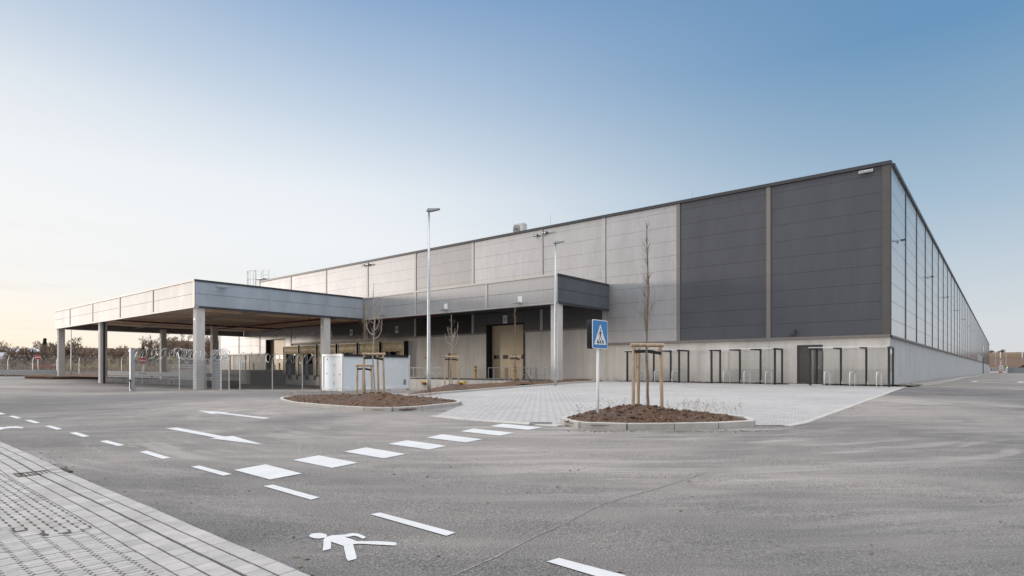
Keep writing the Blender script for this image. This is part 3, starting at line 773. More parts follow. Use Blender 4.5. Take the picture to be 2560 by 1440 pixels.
# sectional gate 11 and gate 4
def gate(x0,x1,z0,z1,rec,dark,lab):
    gt=box('gate',M['gate_panel'],hall,x0,x1,rec,rec+.05,z0,z1)
    H=(z1-z0)/8; m=MB()
    for k in range(8): m.box(x0+.02,x1-.02,rec-.02,rec,z0+k*H+.008,z0+(k+1)*H-.008)
    m.build('gate_section',M['gate_panel'],gt)
    w=(x1-x0)/4.2
    for k in range(4):
        cx=x0+(x1-x0)*(k+.5)/4+.1
        if cx+.3>x1: cx=x1-.32
        m=MB(); m.box(cx-.28,cx+.28,rec-.045,rec-.021,z0+2.35*H*1.0+.35,z0+2.35*H+.70); m.build('gate_window',M['window_dark'],gt)
    m=MB(); m.box(x0-.10,x0,-.08,rec,z0,z1+.1).box(x1,x1+.10,-.08,rec,z0,z1+.1).box(x0,x1,-.08,rec,z1,z1+.1); m.build('gate_surround',M[dark],gt)
    return gt
gate(G11[0],G11[1],.42,5.16,.55,'black','')
gate(G4[0],G4[1],1.12,5.1,.55,'trim_light','')
box('gate_seal',M['black'],hall,G11[0]+.001,G11[0]+.10,.0,.54,.42,5.1)
box('gate_seal',M['black'],hall,G4[0]+.001,G4[0]+.12,.0,.54,1.12,5.05)
# far left plinth doors
for x in (-80.6,-75.9):
    d=box('side_door',M['door_beige'],hall,x-.55,x+.55,-.05,-.002,1.1,3.1); box('door_jamb',M['black'],d,x-.60,x-.3,-.058,-.052,1.1,3.12)
# door numbers
def text_mesh(s,size,mat,parent,loc,rot,name='numeral',ext=.004):
    cu_=bpy.data.curves.new('t','FONT'); cu_.body=s; cu_.size=size; cu_.extrude=ext; cu_.align_x='CENTER'; cu_.align_y='CENTER'; cu_.offset=.004*size
    t=bpy.data.objects.new('t',cu_); col.objects.link(t); bpy.context.view_layer.update()
    me=bpy.data.meshes.new_from_object(t.evaluated_get(bpy.context.evaluated_depsgraph_get())); bpy.data.objects.remove(t); me.name=name
    me.materials.clear(); me.materials.append(mat); o=bpy.data.objects.new(name,me); col.objects.link(o); o.parent=parent; o.location=loc; o.rotation_euler=rot; return o
nums=[('11',-28.7,5.62)]+[(str(10-i),-43.5-4*i,5.35) for i in range(6)]+[('4',-68.2,5.6)]
for s,x,z in nums:
    t=box('number_plate',M['white'],hall,x-.26,x+.26,-.085,-.062,z-.36,z+.36)
    m=MB(); y0,y1=-.089,-.0855; b=.02
    m.box(x-.26,x+.26,y0,y1,z+.345,z+.36).box(x-.26,x+.26,y0,y1,z-.36,z-.345).box(x-.26,x-.245,y0,y1,z-.33,z+.33).box(x+.245,x+.26,y0,y1,z-.33,z+.33)
    m.build('plate_border',M['sign_black'],t)
    for ci,ch in enumerate(s): text_mesh(ch,.56,M['sign_black'],t,(x+(0 if len(s)==1 else -.10+.20*ci),-.09,z),(R(90),0,0))
# dock shelters
for i,dx in enumerate(docks):
    fr=MB(); a,b=dx-1.75,dx+1.75
    fr.box(a,a+.05,-.62,-.001,.46,4.1).box(b-.05,b,-.62,-.001,.46,4.1).box(a+.05,b-.05,-.62,-.001,4.05,4.1)
    ds=fr.build('dock_shelter',M['black'],hall)
    m=MB(); m.box(a-.03,b+.03,-.66,-.622,4.02,4.12).box(a-.03,a+.03,-.66,-.622,.5,4.02).box(b-.03,b+.03,-.66,-.622,.5,4.02); m.build('front_frame',M['trim_light'],ds)
    # top curtain with folds, side curtains
    def cur(x0,x1,z0,z1,n):
        m=MB(); 
        for k in range(n+1):
            x=x0+(x1-x0)*k/n; y=-.60+.02*math.sin(k*1.9+i); m.v+= [(x,y,z0+.02*math.sin(k*1.3)),(x,y,z1),(x,y+.012,z1),(x,y+.012,z0+.02*math.sin(k*1.3))]
        for k in range(n):
            q=k*4; m.f+=[(q,q+4,q+5,q+1),(q+2,q+6,q+7,q+3),(q+1,q+5,q+6,q+2),(q+3,q+7,q+4,q)]
        return m
    cur(a+.06,b-.06,3.05,4.03,22).build('top_curtain',M['curtain'],ds,smooth=True)
    cur(a+.06,a+.62,.46,3.04,5).build('side_curtain',M['curtain'],ds,smooth=True)
    cur(b-.62,b-.06,.46,3.04,5).build('side_curtain',M['curtain'],ds,smooth=True)
    box('dock_door',M['window_dark'],ds,dx-1.25,dx+1.25,.08,.11,.46,3.4)
    bmp=MB(); bmp.box(dx-1.15,dx-.85,-.34,-.001,-.1,.44); bmp.build('dock_bumper',M['black'],ds)
    bmp=MB(); bmp.box(dx+.85,dx+1.15,-.34,-.001,-.1,.44); bmp.build('dock_bumper',M['black'],ds)
    lp=MB(); lp.tube([(b-.35,-.75,3.75),(b-.35,-.68,3.8),(b-.35,-.62,3.8)],[.07,.05,.03],8); lp.build('dock_lamp',M['white_metal'],ds)
    pil=MB(); pil.box(dx+1.65,dx+2.35,-.55,-.002,-2,.30).box(dx+1.5,dx+2.5,-.6,-.556,-.35,-.1); pil.build('bumper_pillar',M['concrete'],hall)
# dark dock wall foot
# ------------------------------------------------------------------ platform in front of gate 11 and of gate 4
pf=thing('loading_platform','raised concrete platform with pale front wall under the small canopy','platform',(CX,CY,0),TH)
m=MB(); m.box(-37.5,-18.9,-6.8,-.002,-2.0,.40); m.build('platform_slab',M['concrete_dark'],pf)
m=MB(); x=-37.5
while x<-18.9:
    e=min(x+2.5,-18.9); m.box(x+.01,e-.01,-7.0,-6.81,-2.0,.42); x=e
m.build('front_wall',M['concrete'],pf)
m=MB(); m.box(-37.7,-37.51,-7.0,-.002,-2,.42); m.build('end_wall',M['concrete'],pf)
pf2=thing('loading_ramp','dark concrete ramp platform in front of the numbered gate under the big canopy','platform',(CX,CY,0),TH)
m=MB(); m.box(-90,-65.8,-4.6,-.002,-2,1.10); m.build('ramp_slab',M['concrete_dark'],pf2)
m=MB()
for x in range(-90,-66,2): m.tube([(x,-4.5,1.1),(x,-4.5,1.75)],.02,6)
m.tube([(-90,-4.5,1.75),(-66,-4.5,1.75)],.025,6); m.tube([(-90,-4.5,1.42),(-66,-4.5,1.42)],.018,6); m.build('ramp_railing',M['galv'],pf2)
# ------------------------------------------------------------------ canopies
CZ1=7.77; CZ0=5.72; YF=-6.85; YL=-21.45; XS0=-18.26; XJ=-39.9; XE=-77.0
def fascia_x(m,x0,x1,y,z0,z1,mid=True,t=.06):     # facing -y
    zm=(z0+z1)/2
    m.box(x0,x1,y-t,y,z0+.01,zm-.011).box(x0,x1,y-t,y,zm+.011,z1-.01); return m
def fascia_y(m,x,y0,y1,z0,z1,t=.06):     # facing +x
    zm=(z0+z1)/2
    m.box(x,x+t,y0,y1,z0+.01,zm-.011).box(x,x+t,y0,y1,zm+.011,z1-.01); return m
sc=thing('small_canopy','low metal canopy with bronze trims over the platform and gate 11','canopy',(CX,CY,0),TH)
m=MB(); m.box(XJ+.3,XS0-.25,YF+.2,-.13,CZ0+.55,CZ1-.15); m.build('canopy_core',M['joint'],sc)
m=MB(); m.box(XJ,XS0-.05,YF+.05,YF+.2,CZ0+.12,CZ1-.14).box(XS0-.2,XS0-.05,YF+.2,-.13,CZ0+.12,CZ1-.14); m.build('fascia_core',M['joint'],sc)
bx=[XS0,-24.75,-32.75,XJ-.0]
for a,b in zip(bx,bx[1:]): fascia_x(MB(),b+.01,a-.01,YF+.05,CZ0+.13,CZ1-.14).build('fascia_panel',M['clad_canopy'],sc)
for x in (-24.75,-32.75): box('batten',M['trim_light'],sc,x-.12,x+.12,YF-.05,YF-.012,CZ0+.12,CZ1-.14)
box('corner_trim',M['trim_light'],sc,XS0-.24,XS0+.02,YF-.052,YF-.012,CZ0+.12,CZ1-.14)
fascia_y(MB(),XS0-.05,YF+.0,-.13,CZ0+.13,CZ1-.14).build('end_panel',M['clad_canopy_dark'],sc)
box('top_trim',M['trim_light'],sc,XJ+.06,XS0+.05,YF-.09,YF+.3,CZ1-.14,CZ1)
box('top_trim_end',M['trim_dark'],sc,XS0-.3,XS0+.06,YF+.302,-.13,CZ1-.14,CZ1)
box('corner_cap',M['trim_dark'],sc,XS0+.052,XS0+.06,YF-.09,YF+.30,CZ1-.14,CZ1)
box('bottom_trim',M['trim_light'],sc,XJ+.06,XS0-.06,YF-.07,YF+.25,CZ0,CZ0+.12)
box('bottom_trim_end',M['trim_dark'],sc,XS0-.3,XS0+.05,YF+.252,-.13,CZ0,CZ0+.12)
box('soffit',M['clad_dark'],sc,XJ+.3,XS0-.3,YF+.25,-.13,CZ0+.52,CZ0+.549)
def column(parent,x,y,zt,w=.6):
    zb=g(*L(x,y,0)[:2])-.4
    m=MB(); m.box(x-w/2,x+w/2,y-w/2,y+w/2,zb,zt); return m.build('column',M['column'],parent,bevel=.02)
c=column(sc,XS0-.36,YF+.42,CZ0+.54)
m=MB(); m.tube([(XS0-.36,YF+.11,4.9),(XS0-.36,YF+.09,4.9)],.07,12); m.build('lifting_socket',M['galv'],c)
# round bracket on the hall where the canopy ends
lc=thing('large_canopy','big flat metal canopy on tall concrete columns over the loading yard','canopy',(CX,CY,0),TH)
m=MB(); m.box(XE+.25,XJ-.25,YL+.25,-.13,CZ0+.75,CZ1-.15); m.build('canopy_core',M['joint'],lc)
m=MB(); m.box(XE+.05,XJ-.05,YL+.05,YL+.2,CZ0+.12,CZ1-.14).box(XJ-.2,XJ-.05,YL+.2,YF+.2,CZ0+.12,CZ1-.14).box(XE+.05,XE+.2,YL+.2,-.13,CZ0+.12,CZ1-.14); m.build('fascia_core',M['joint'],lc)
fx=[XJ,-47.9,-55.7,-63.5,-71.2,XE]
for a,b in zip(fx,fx[1:]): fascia_x(MB(),b+.01,a-.01,YL+.05,CZ0+.13,CZ1-.14).build('fascia_panel',M['clad_canopy'],lc)
for x in fx[1:-1]: box('batten',M['trim'],lc,x-.12,x+.12,YL-.05,YL-.012,CZ0+.12,CZ1-.14)
box('corner_trim',M['trim_light'],lc,XJ-.3,XJ+.03,YL-.055,YL-.012,CZ0+.12,CZ1-.14)
fy=[YL+.0,YL+5.7,YL+10.7,YF-.02]
M['clad_canopy_side']=metal_clad('canopy side cladding',(.44,.485,.54),.42,.45)
for a,b in zip(fy,fy[1:]): fascia_y(MB(),XJ-.05,a+.01,b-.01,CZ0+.13,CZ1-.14).build('side_fascia_panel',M['clad_canopy_side'],lc)
for y in fy[1:-1]: box('side_seam',M['clad_canopy_side'],lc,XJ+.012,XJ+.03,y-.13,y+.13,CZ0+.13,CZ1-.15)
m=MB(); m.box(XE-.02,XE+.05,YL,-.13,CZ0+.13,CZ1-.14); m.build('rear_fascia',M['clad_canopy'],lc)
box('top_trim',M['trim_light'],lc,XE-.05,XJ+.0,YL-.09,YL+.3,CZ1-.14,CZ1)
box('top_trim_side',M['trim_dark'],lc,XJ-.3,XJ+.07,YL+.302,YF-.1,CZ1-.14,CZ1)
box('corner_cap',M['trim_dark'],lc,XJ+.002,XJ+.07,YL-.09,YL+.30,CZ1-.14,CZ1)
box('bottom_trim',M['trim_light'],lc,XE-.04,XJ-.0,YL-.07,YL+.25,CZ0,CZ0+.12)
box('bottom_trim_side',M['trim_dark'],lc,XJ-.3,XJ+.05,YL+.252,YF-.09,CZ0,CZ0+.12)
box('bottom_trim_rear',M['trim_light'],lc,XE-.03,XE+.3,YL+.252,-.13,CZ0,CZ0+.12)
# soffit of ribs / boards
m=MB(); y=YL+.26
while y<-.6:
    m.box(XE+.26,XJ-.3,y,min(y+1.3,-.2)-.02,CZ0+.70,CZ0+.749); y+=1.3
m.build('soffit',M['soffit'],lc)
m=MB()
for x in (-47.9,-55.7,-63.5,-71.2): m.box(x-.14,x+.14,YL+.26,-.3,CZ0+.48,CZ0+.699)
m.build('roof_beam',M['soffit'],lc)
for x,y in ((XJ-.38,YL+.42),(-62.0,YL+.42),(XE+.5,YL+.42),(XJ-.38,YL+10.9),(-62.0,YL+10.9),(XE+.5,YL+10.9)):
    c=column(lc,x,y,CZ0+.47)
    m=MB(); m.tube([(x,y-.31,4.9),(x,y-.33,4.9)],.07,12).tube([(x+.31,y,4.9),(x+.33,y,4.9)],.07,12); m.build('lifting_socket',M['galv'],c)
# sprinkler pipes and cable tray under the big canopy
m=MB(); m.tube([(-61.58,YL+.4,-.1),(-61.58,YL+.4,6.0),(-61.58,YL+3,6.0),(-61.58,-3,6.0)],.08,8); m.tube([(-76,-8,6.0),(-41,-8,6.0)],.09,8); m.tube([(-61.5,-3,6.1),(-34,-3,6.1)],.07,8)
for x in range(-75,-41,4): m.tube([(x,-8,6.0),(x,-8,6.4)],.02,5)
m.build('sprinkler_pipe',M['pipe_red'],lc,smooth=True)
m=MB(); m.tube([(-61.25,YL+.3,-.3),(-61.25,YL+.3,5.9)],.07,8); m.build('downpipe',M['black'],lc)
m=MB(); m.box(-75,-42,-14.2,-13.9,CZ0+.40,CZ0+.47); m.build('cable_tray',M['galv_dull'],lc)
# ------------------------------------------------------------------ bicycle shelters and stands
WY=-.35; FY=-2.15
def shelter(x0,label):
    gz=min(g(*L(x0+1.9,-1.2,0)[:2]),.36)
    t=thing('bicycle_shelter',label,'bicycle shelter',L(x0,0,gz),TH,'bicycle shelters along the concrete wall')
    xs=[0,1.3,2.6,3.9]; H=2.12
    for i,x in enumerate(xs):
        m=MB(); m.box(x-.05,x+.05,WY-.05,WY+.05,-.1,H); m.build('post',M['steel_dark'],t)
        m=MB(); m.box(x-.04,x+.04,FY-.06,WY+.10,H+.002,H+.11); m.build('roof_beam',M['steel_dark'],t)
    for x in (0,3.9):
        m=MB(); yy=FY+.28; m.box(x-.055,x+.055,yy-.055,yy+.055,-.1,H); m.build('post',M['steel_dark'],t)
    for a,b in zip(xs,xs[1:]):
        m=MB(); m.box(a+.055,b-.055,WY+.045,WY+.055,.08,H-.06); m.build('rear_glass',M['glass'],t)
    for x in (0,3.9):
        m=MB(); m.box(x-.006,x+.006,FY+.34,WY-.05,.08,H-.04); m.build('side_glass',M['glass'],t)
    for a,b in zip(xs,xs[1:]):
        m=MB(); m.box(a-.0,b-.0,FY+.0,WY+.08,H+.115,H+.127); m.build('roof_glass',M['glass'],t)
    m=MB(); m.box(-.04,3.94,FY-.075,FY-.065,H+.075,H+.11); m.build('front_rail',M['white_metal'],t)
    for x in xs[1:3]:
        m=MB(); m.box(x+.045,x+.075,WY-.07,WY-.0,.10,.24); m.build('glass_clamp',M['white_metal'],t)
    return t
shelter(-3.71,'glass bicycle shelter nearest the hall corner, beside the dark door')
shelter(-9.58,'glass bicycle shelter in the middle of the row along the wall')
shelter(-15.69,'glass bicycle shelter behind the large staked tree, farthest from the corner')
def stand(x,label):
    p=L(x,-1.25); t=MB(); w=.42;h=.80
    pts=[(0,-w,-.15),(0,-w,h-.16)]+[(0,-w+.16-.16*math.cos(a),h-.16+.16*math.sin(a)) for a in [i*math.pi/10 for i in range(1,6)]]
    pts+= [(0,w-.16+.16*math.sin(a),h-.16+.16*math.cos(a)) for a in [i*math.pi/10 for i in range(0,6)]]+[(0,w,-.15)]
    t.tube(pts,.03,8); o=t.build('bicycle_stand',M['white_metal'],None,smooth=True); o.location=p; o.rotation_euler=(0,0,TH-R(8)); tag(o,label,'bicycle stand','hoop stands under the bicycle shelters')
pos=['under the shelter nearest the hall corner','under the middle shelter','under the shelter behind the large staked tree']
for k,x0 in enumerate((-3.71,-9.58,-15.69)):
    for i in range(3): stand(x0+.75+1.3*i,'%s steel hoop stand %s'%(('left','centre','right')[i],pos[k]))
# ------------------------------------------------------------------ lamp posts
def lamp(p,h,label,rz=0):
    t=thing('street_lamp',label,'street lamp',p,rz,'tall steel street lamps')
    m=MB(); m.tube([(0,0,-.2),(0,0,1.2),(0,0,h*.5),(0,0,h)],[.10,.095,.075,.045],12); m.build('pole',M['galv'],t,smooth=True)
    m=MB(); m.prism([(-.12,-.05),(.02,-.09),(.25,-.04),(.55,.05),(.52,.09),(.2,.07),(-.05,.06)],'y',-.14,.14); o=m.build('lamp_head',M['galv_dull'],t,bevel=.015); o.location=(0,0,h+.03)
    m=MB(); m.box(.08,.48,-.10,.10,-.03,-.015); q=m.build('lamp_lens',M['window_dark'],o); q.rotation_euler=(0,-R(13),0)
    m=MB(); m.box(-.05,.05,-.112,-.09,.55,.95); m.build('service_door',M['galv_dull'],t)
    return t
lp1=P(1072,983,.05); lp2=P(1388.5,962,.05)
d1=(983-524)/F*lp1.y; d2=(962-605)/F*lp2.y
lamp(lp1,d1,'tall galvanised street lamp in the kerb strip, left one, rising above the hall roofline',R(10))
lamp(lp2,d2,'tall galvanised street lamp directly in front of the small canopy column',R(10))
# ------------------------------------------------------------------ white container
near=Vector((-11.7,40.5)); A0=CX-11.7
cz=-.27
ct=thing('site_container','white steel site container with a door in its short end, standing before the docks','container',(near.x,near.y,cz),TH)
m=MB(); m.box(-2.38,-.06,.06,6.0,.12,2.50); m.build('container_body',M['container'],ct)
m=MB()
for x in (-2.44,-.14):
    for y in (.0,5.92): m.box(x,x+.14,y,y+.14,.02,2.6)
m.box(-2.30,-.14,.0,.14,.02,.18).box(-2.30,-.14,.0,.14,2.44,2.6).box(-.14,-.0,.14,5.92,.02,.16); m.build('corner_frame',M['container_trim'],ct)
m=MB(); m.box(-.16,.004,.14,5.92,2.42,2.60).box(-2.30,-.16,.14,5.98,2.52,2.60); m.build('roof_edge',M['steel_dark'],ct)
m=MB(); m.box(-1.05,-.2,.03,.058,.2,2.2); d=m.build('container_door',M['container_trim'],ct)
m=MB(); m.box(-1.0,-.94,.005,.03,.5,.62).box(-1.0,-.94,.005,.03,1.1,1.2).box(-1.0,-.94,.005,.03,1.75,1.85); m.build('hinge',M['galv_dull'],d)
m=MB(); m.box(-.35,-.25,-.01,.03,1.15,1.2); m.build('handle',M['steel_dark'],d)
m=MB(); m.box(-1.95,-1.88,.045,.058,1.2,1.28).box(-1.9,-1.82,.045,.058,2.2,2.28); m.build('end_fitting',M['steel_dark'],ct)
m=MB(); m.box(-.058,-.04,5.45,5.7,.35,.75); m.build('vent_grille',M['galv_dull'],ct)
m=MB()
for x in (-2.38,-.1):
    for y in (.05,5.95): m.box(x-.1,x+.1,y-.1,y+.1,-.4,.018)
m.build('foot_block',M['concrete_dark'],ct)
# ------------------------------------------------------------------ floodlights, AC unit, ladder
def flood(x,y,z,label,axis=0,s=1.0,lit='steel_dark'):
    t=thing('floodlight',label,'floodlight',L(x,y,z),TH+axis,'floodlights on the hall and canopies')
    m=MB(); m.box(-.04,.04,-.18,.0,-.03,.03).box(-.12,.12,-.02,.0,-.1,.1); m.build('bracket',M['galv_dull'],t)
    m=MB(); m.box(-.28*s,.28*s,-.34,-.18,-.09,.07); o=m.build('lamp_body',M[lit],t,bevel=.02)
    m=MB(); m.box(-.22*s,-.04,-.348,-.341,-.07,.03).box(.04,.22*s,-.348,-.341,-.07,.03); m.build('lamp_lens',M['white_metal'],o)
flood(-40.05,-.12,12.35,'floodlight below the roof edge, left of the batten above the small canopy',s=.9) if 0 else None
flood(-48.9,-.12,12.6,'floodlight left of the batten under the roof edge, upper left part of the hall')
flood(-48.1,-.12,12.6,'floodlight right of the batten under the roof edge, upper left part of the hall')
flood(-25.15,-.12,12.45,'floodlight left of the batten below the air conditioner side of the roof')
flood(-24.2,-.12,12.55,'floodlight right of the batten above the small canopy, near the second lamp post')
flood(-71.9,-.12,11.9,'small floodlight on the hall next to the roof ladder')
def wide(x,y,z,label,rz=0):
    t=thing('floodlight',label,'floodlight',L(x,y,z),TH+rz,'floodlights on the hall and canopies')
    m=MB(); m.box(-.06,.06,-.12,.0,-.05,.05); m.build('bracket',M['steel_dark'],t)
    m=MB(); m.box(-.36,.36,-.22,-.12,-.08,.08); o=m.build('lamp_body',M['galv'],t,bevel=.015)
    m=MB(); m.box(-.32,-.03,-.228,-.221,-.06,.05).box(.03,.32,-.228,-.221,-.06,.05); m.build('lamp_lens',M['galv_dull'],o)
wide(-1.15,-.06,12.72,'wide pale floodlight on the dark wall at the top right corner of the hall')
wide(-39.83,-19.6,7.38,'wide pale floodlight on the blue grey side fascia of the big canopy',R(90))
for x,l in ((-21.5,'floodlight with white back plate on the small canopy fascia above the platform'),(-36.9,'small floodlight on the fascia close to where the two canopies meet'),(-29.1,'floodlight with wire guard on the small canopy fascia just right of the left lamp post')):
    z=CZ0+.25
    t=thing('floodlight',l,'floodlight',L(x,YF-.0,z),TH,'floodlights on the hall and canopies')
    if x>-30: box('back_plate',M['white_metal'],t,-.2,.2,-.035,-.012,.05,.5)
    m=MB(); m.box(-.04,.04,-.3,-.02,-.0,.06); m.build('bracket',M['galv'],t)
    m=MB(); m.box(-.26,.26,-.55,-.25,-.05,.04); m.build('lamp_body',M['galv_dull'],t,bevel=.02)
for i,(y,z) in enumerate(((2.6,8.95),(21.5,9.0),(40,9.0),(59,9.0),(78,9.0),(97,9.0),(116,9.0))):
    t=thing('floodlight','floodlight on a short arm on the long side wall, %s from the corner'%['first','second','third','fourth','fifth','sixth','seventh'][i],'floodlight',L(.10,y,z),TH,'floodlights on the hall and canopies')
    m=MB(); m.bar((0,0,0),(.16,0,.08),.04).box(-.03,.0,-.1,.1,-.1,.1); m.build('bracket',M['galv_dull'],t)
    m=MB(); m.box(.14,.40,-.16,.16,.04,.10); m.build('lamp_body',M['steel_dark'],t,bevel=.02)
M['ac']=simple('off white casing',(.50,.51,.52),.5)
ac=thing('air_conditioner','pale air conditioner outdoor unit standing on the roof edge','air conditioner',L(-28.0,.9,12.8),TH)
m=MB(); m.box(-.55,.60,-.05,.5,.36,1.32); b=m.build('casing',M['ac'],ac,bevel=.02)
m=MB(); m.tube([(-.16,-.06,.84),(-.16,-.052,.84)],.40,24); f=m.build('fan_grille',M['galv_dull'],ac)
m=MB()
for k in range(5): m.tube([(-.16+math.cos(a)*(.08+.07*k),-.075,.84+math.sin(a)*(.08+.07*k)) for a in [i*math.pi/12 for i in range(25)]],.008,4,False)
m.tube([(-.16,-.09,.84),(-.16,-.065,.84)],.09,12); m.build('fan_guard',M['steel_dark'],ac)
m=MB(); m.box(-.5,-.4,-.1,.5,-.02,.355).box(.4,.5,-.1,.5,-.02,.355); m.build('stand_leg',M['galv'],ac)
for i,(x,y,h) in enumerate(((-3.6,1.5,1.5),(.0,9,1.6),(-26.0,3,2.0),(-12.5,2,1.4),(0,26,1.5),(-56,3,1.4))):
    m=MB(); m.tube([(0,0,-.1),(0,0,h)],[.02,.008],5); o=m.build('lightning_rod',M['galv_dull']); o.location=L(x,y,ZT); tag(o,'thin lightning rod on the roof, '+['near the right hand corner above the dark panels','on the side roof edge just past the corner','between the air conditioner and the second lamp','above the border of light and dark panels','on the side roof edge farther back','above the big canopy roof'][i],'lightning rod','lightning rods along the roof')
ld=thing('roof_ladder','caged steel roof ladder with small platform at the far left roof end','ladder',L(-73.0,.3,6.5),TH)
m=MB()
for x in (-1.3,-.7): m.bar((x,-.3,0),(x,-.3,8.3),.05)
for k in range(26): m.bar((-1.3,-.3,.3*k+.2),(-.7,-.3,.3*k+.2),.03)
m.build('ladder_rails',M['galv_dull'],ld)
m=MB()
for a in (180,215,250,290,325,360):
    x=-1.0+.9*math.cos(R(a))*1.2-.6;y=-.3+.5*math.sin(R(a)); m.bar((x,y,5.0),(x,y,8.2),.035)
for z in (5.1,6.0,7.0,8.15): m.tube([(-1.6+1.08*math.cos(R(a)),-.3+.5*math.sin(R(a)),z) for a in range(180,361,15)],.025,5)
m.build('safety_cage',M['galv_dull'],ld)
m=MB(); m.box(-.65,1.4,-.3,.5,6.9,7.0); m.build('landing',M['galv_dull'],ld)
m=MB()
for x,y in ((-.6,-.3),(1.4,-.3),(-.6,.5),(1.4,.5)): m.bar((x,y,6.6),(x,y,8.15),.045)
for y in (-.3,.5):
    for z in (7.55,8.13): m.bar((-.6,y,z),(1.4,y,z),.04)
    m.bar((1.4,y,8.13),(4.4,y,6.7),.04); m.bar((1.4,y,7.0),(3.6,y,6.6),.035)
m.build('guard_rail',M['galv_dull'],ld)
# ------------------------------------------------------------------ pedestrian crossing sign
sp_=P(1494.5,1046,.16)
sg=thing('crossing_sign','blue pedestrian crossing sign, double faced, on a slim grey pole in the right island','traffic sign',sp_,math.atan2(.77,.64))
HS=(1046-782)/F*sp_.y
m=MB(); m.tube([(0,0,-.3),(0,0,HS-.01)],.03,12); m.build('pole',M['white_metal'],sg,smooth=True)
def rrect(w,h,r,k=5):
    out=[]
    for cx,cy,a0 in ((w/2-r,h/2-r,0),(-w/2+r,h/2-r,90),(-w/2+r,-h/2+r,180),(w/2-r,-h/2+r,270)):
        for i in range(k+1): a=R(a0+90*i/k); out.append((cx+r*math.cos(a),cy+r*math.sin(a)))
    return out
SH=.61;zc=HS-.30
def shift(pts,dz): return [(x,z+dz) for x,z in pts]
for y,dirn in ((-.05,-1),(.07,1)):
    m=MB(); m.prism(shift(rrect(SH,SH,.04),zc),'y',y,y+.008 if dirn>0 else y-.008); pl=m.build('sign_panel',M['white'] if dirn<0 else M['steel_dark'],sg)
    if dirn<0:
        m=MB(); m.prism(shift(rrect(SH-.035,SH-.035,.03),zc),'y',y-.0085,y-.011); m.build('blue_field',M['sign_blue'],pl)
        m=MB(); m.prism(shift([(-.245,-.215),(.245,-.215),(0,.215)],zc),'y',y-.0115,y-.013); m.build('white_triangle',M['white'],pl)
        m=MB(); yy=y-.0135; y2=y-.015
        def q(l): m.prism(shift(l,zc),'y',yy,y2)
        q([(.02*math.cos(a),.105+.024*math.sin(a)) for a in [i*math.pi/6 for i in range(12)]])
        q([(-.016,.07),(.016,.07),(.022,-.03),(-.022,-.03)])
        q([(-.016,.066),(-.07,.01),(-.062,-.035),(-.05,-.035),(-.052,.008),(-.018,.04)]); q([(.016,.066),(.018,.04),(.06,-.01),(.07,-.03),(.06,.0),(.03,.055)])
        q([(-.022,-.033),(.0,-.033),(-.055,-.15),(-.085,-.185),(-.10,-.18),(-.07,-.14)]); q([(.003,-.033),(.022,-.033),(.065,-.12),(.09,-.16),(.075,-.165),(.045,-.11)])
        for x in (-.14,-.075,0,.075,.14): q([(x-.02-x*.15,-.19),(x+.02-x*.15,-.19),(x*.72+.014,-.115 if abs(x)>.1 or x==0 else -.165),(x*.72-.014,-.115 if abs(x)>.1 or x==0 else -.165)])
        m.build('walking_figure',M['sign_black'],pl)
m=MB()
for z in (zc-.2,zc+.2): m.box(-.045,.045,-.049,.069,z-.02,z+.02)
m.build('clamp',M['galv'],sg)
# no entry signs
def noentry(p,r,zc_,label,rz=0,pole=True,bar=False):
    t=thing('no_entry_sign',label,'traffic sign',p,rz,'round red no entry signs')
    if pole: m=MB(); m.tube([(0,.03,-.2),(0,.03,zc_+r*.5)],.035,8); m.build('pole',M['white_metal'],t,smooth=True)
    def disc(rr,y0,y1,n): 
        m=MB(); m.prism([(rr*math.cos(a),zc_+rr*math.sin(a)) for a in [i*math.pi/16 for i in range(32)]],'y',y0,y1); return m
    d=disc(r,-.004,-.012,0).build('sign_disc',M['white'],t); disc(r*.93,-.0125,-.015,0).build('red_disc',M['red'],d)
    m=MB(); m.box(-r*.74,r*.74,-.019,-.0155,zc_-r*.16,zc_+r*.16); m.build('white_bar',M['white'],d)
    if bar: m=MB(); m.box(-.3,.3,-.01,.0,zc_-1.3,zc_-1.15); m.build('supplementary_plate',M['trim_light'],t)
p=at(95,943,70); p.z=g(p.x,p.y); noentry(p,.29,(920-893)/F*70+E-p.z,'no entry sign on a white pole at the far left, before the guardrail',R(48))
p=at(356,940,57); p.z=g(p.x,p.y); noentry(p,.37,(920-901.5)/F*57+E-p.z,'no entry sign seen through the mesh gate panel, with a small plate below',R(32),bar=True)
# ------------------------------------------------------------------ trees in the islands
def branchy(m,p,d,L_,r,depth,rnd,spread=.6,n=4,up=.25,thin=.004):
    k=4; pts=[p];rad=[r]; cur=p.copy(); dr=d.copy()
    for i in range(k):
        dr=(dr+Vector((rnd.gauss(0,.12),rnd.gauss(0,.12),up*.25))).normalized(); cur=cur+dr*(L_/k); pts.append(cur.copy()); rad.append(max(thin,r*(1-(i+1)/k*.75)))
    m.tube(pts,rad,5 if r>.02 else 3,False)
    if depth>0:
        for i in range(n):
            t=rnd.uniform(.25,1.0); q=pts[min(k,int(t*k)+0)]; a=rnd.uniform(0,2*math.pi); o=dr.orthogonal().normalized(); o.rotate(Matrix.Rotation(a,3,dr)); nd=(dr*(1-spread)+o*spread+Vector((0,0,up))).normalized()
            branchy(m,q,nd,L_*rnd.uniform(.35,.62),max(thin,r*.45),depth-1,rnd,spread,n,up,thin)
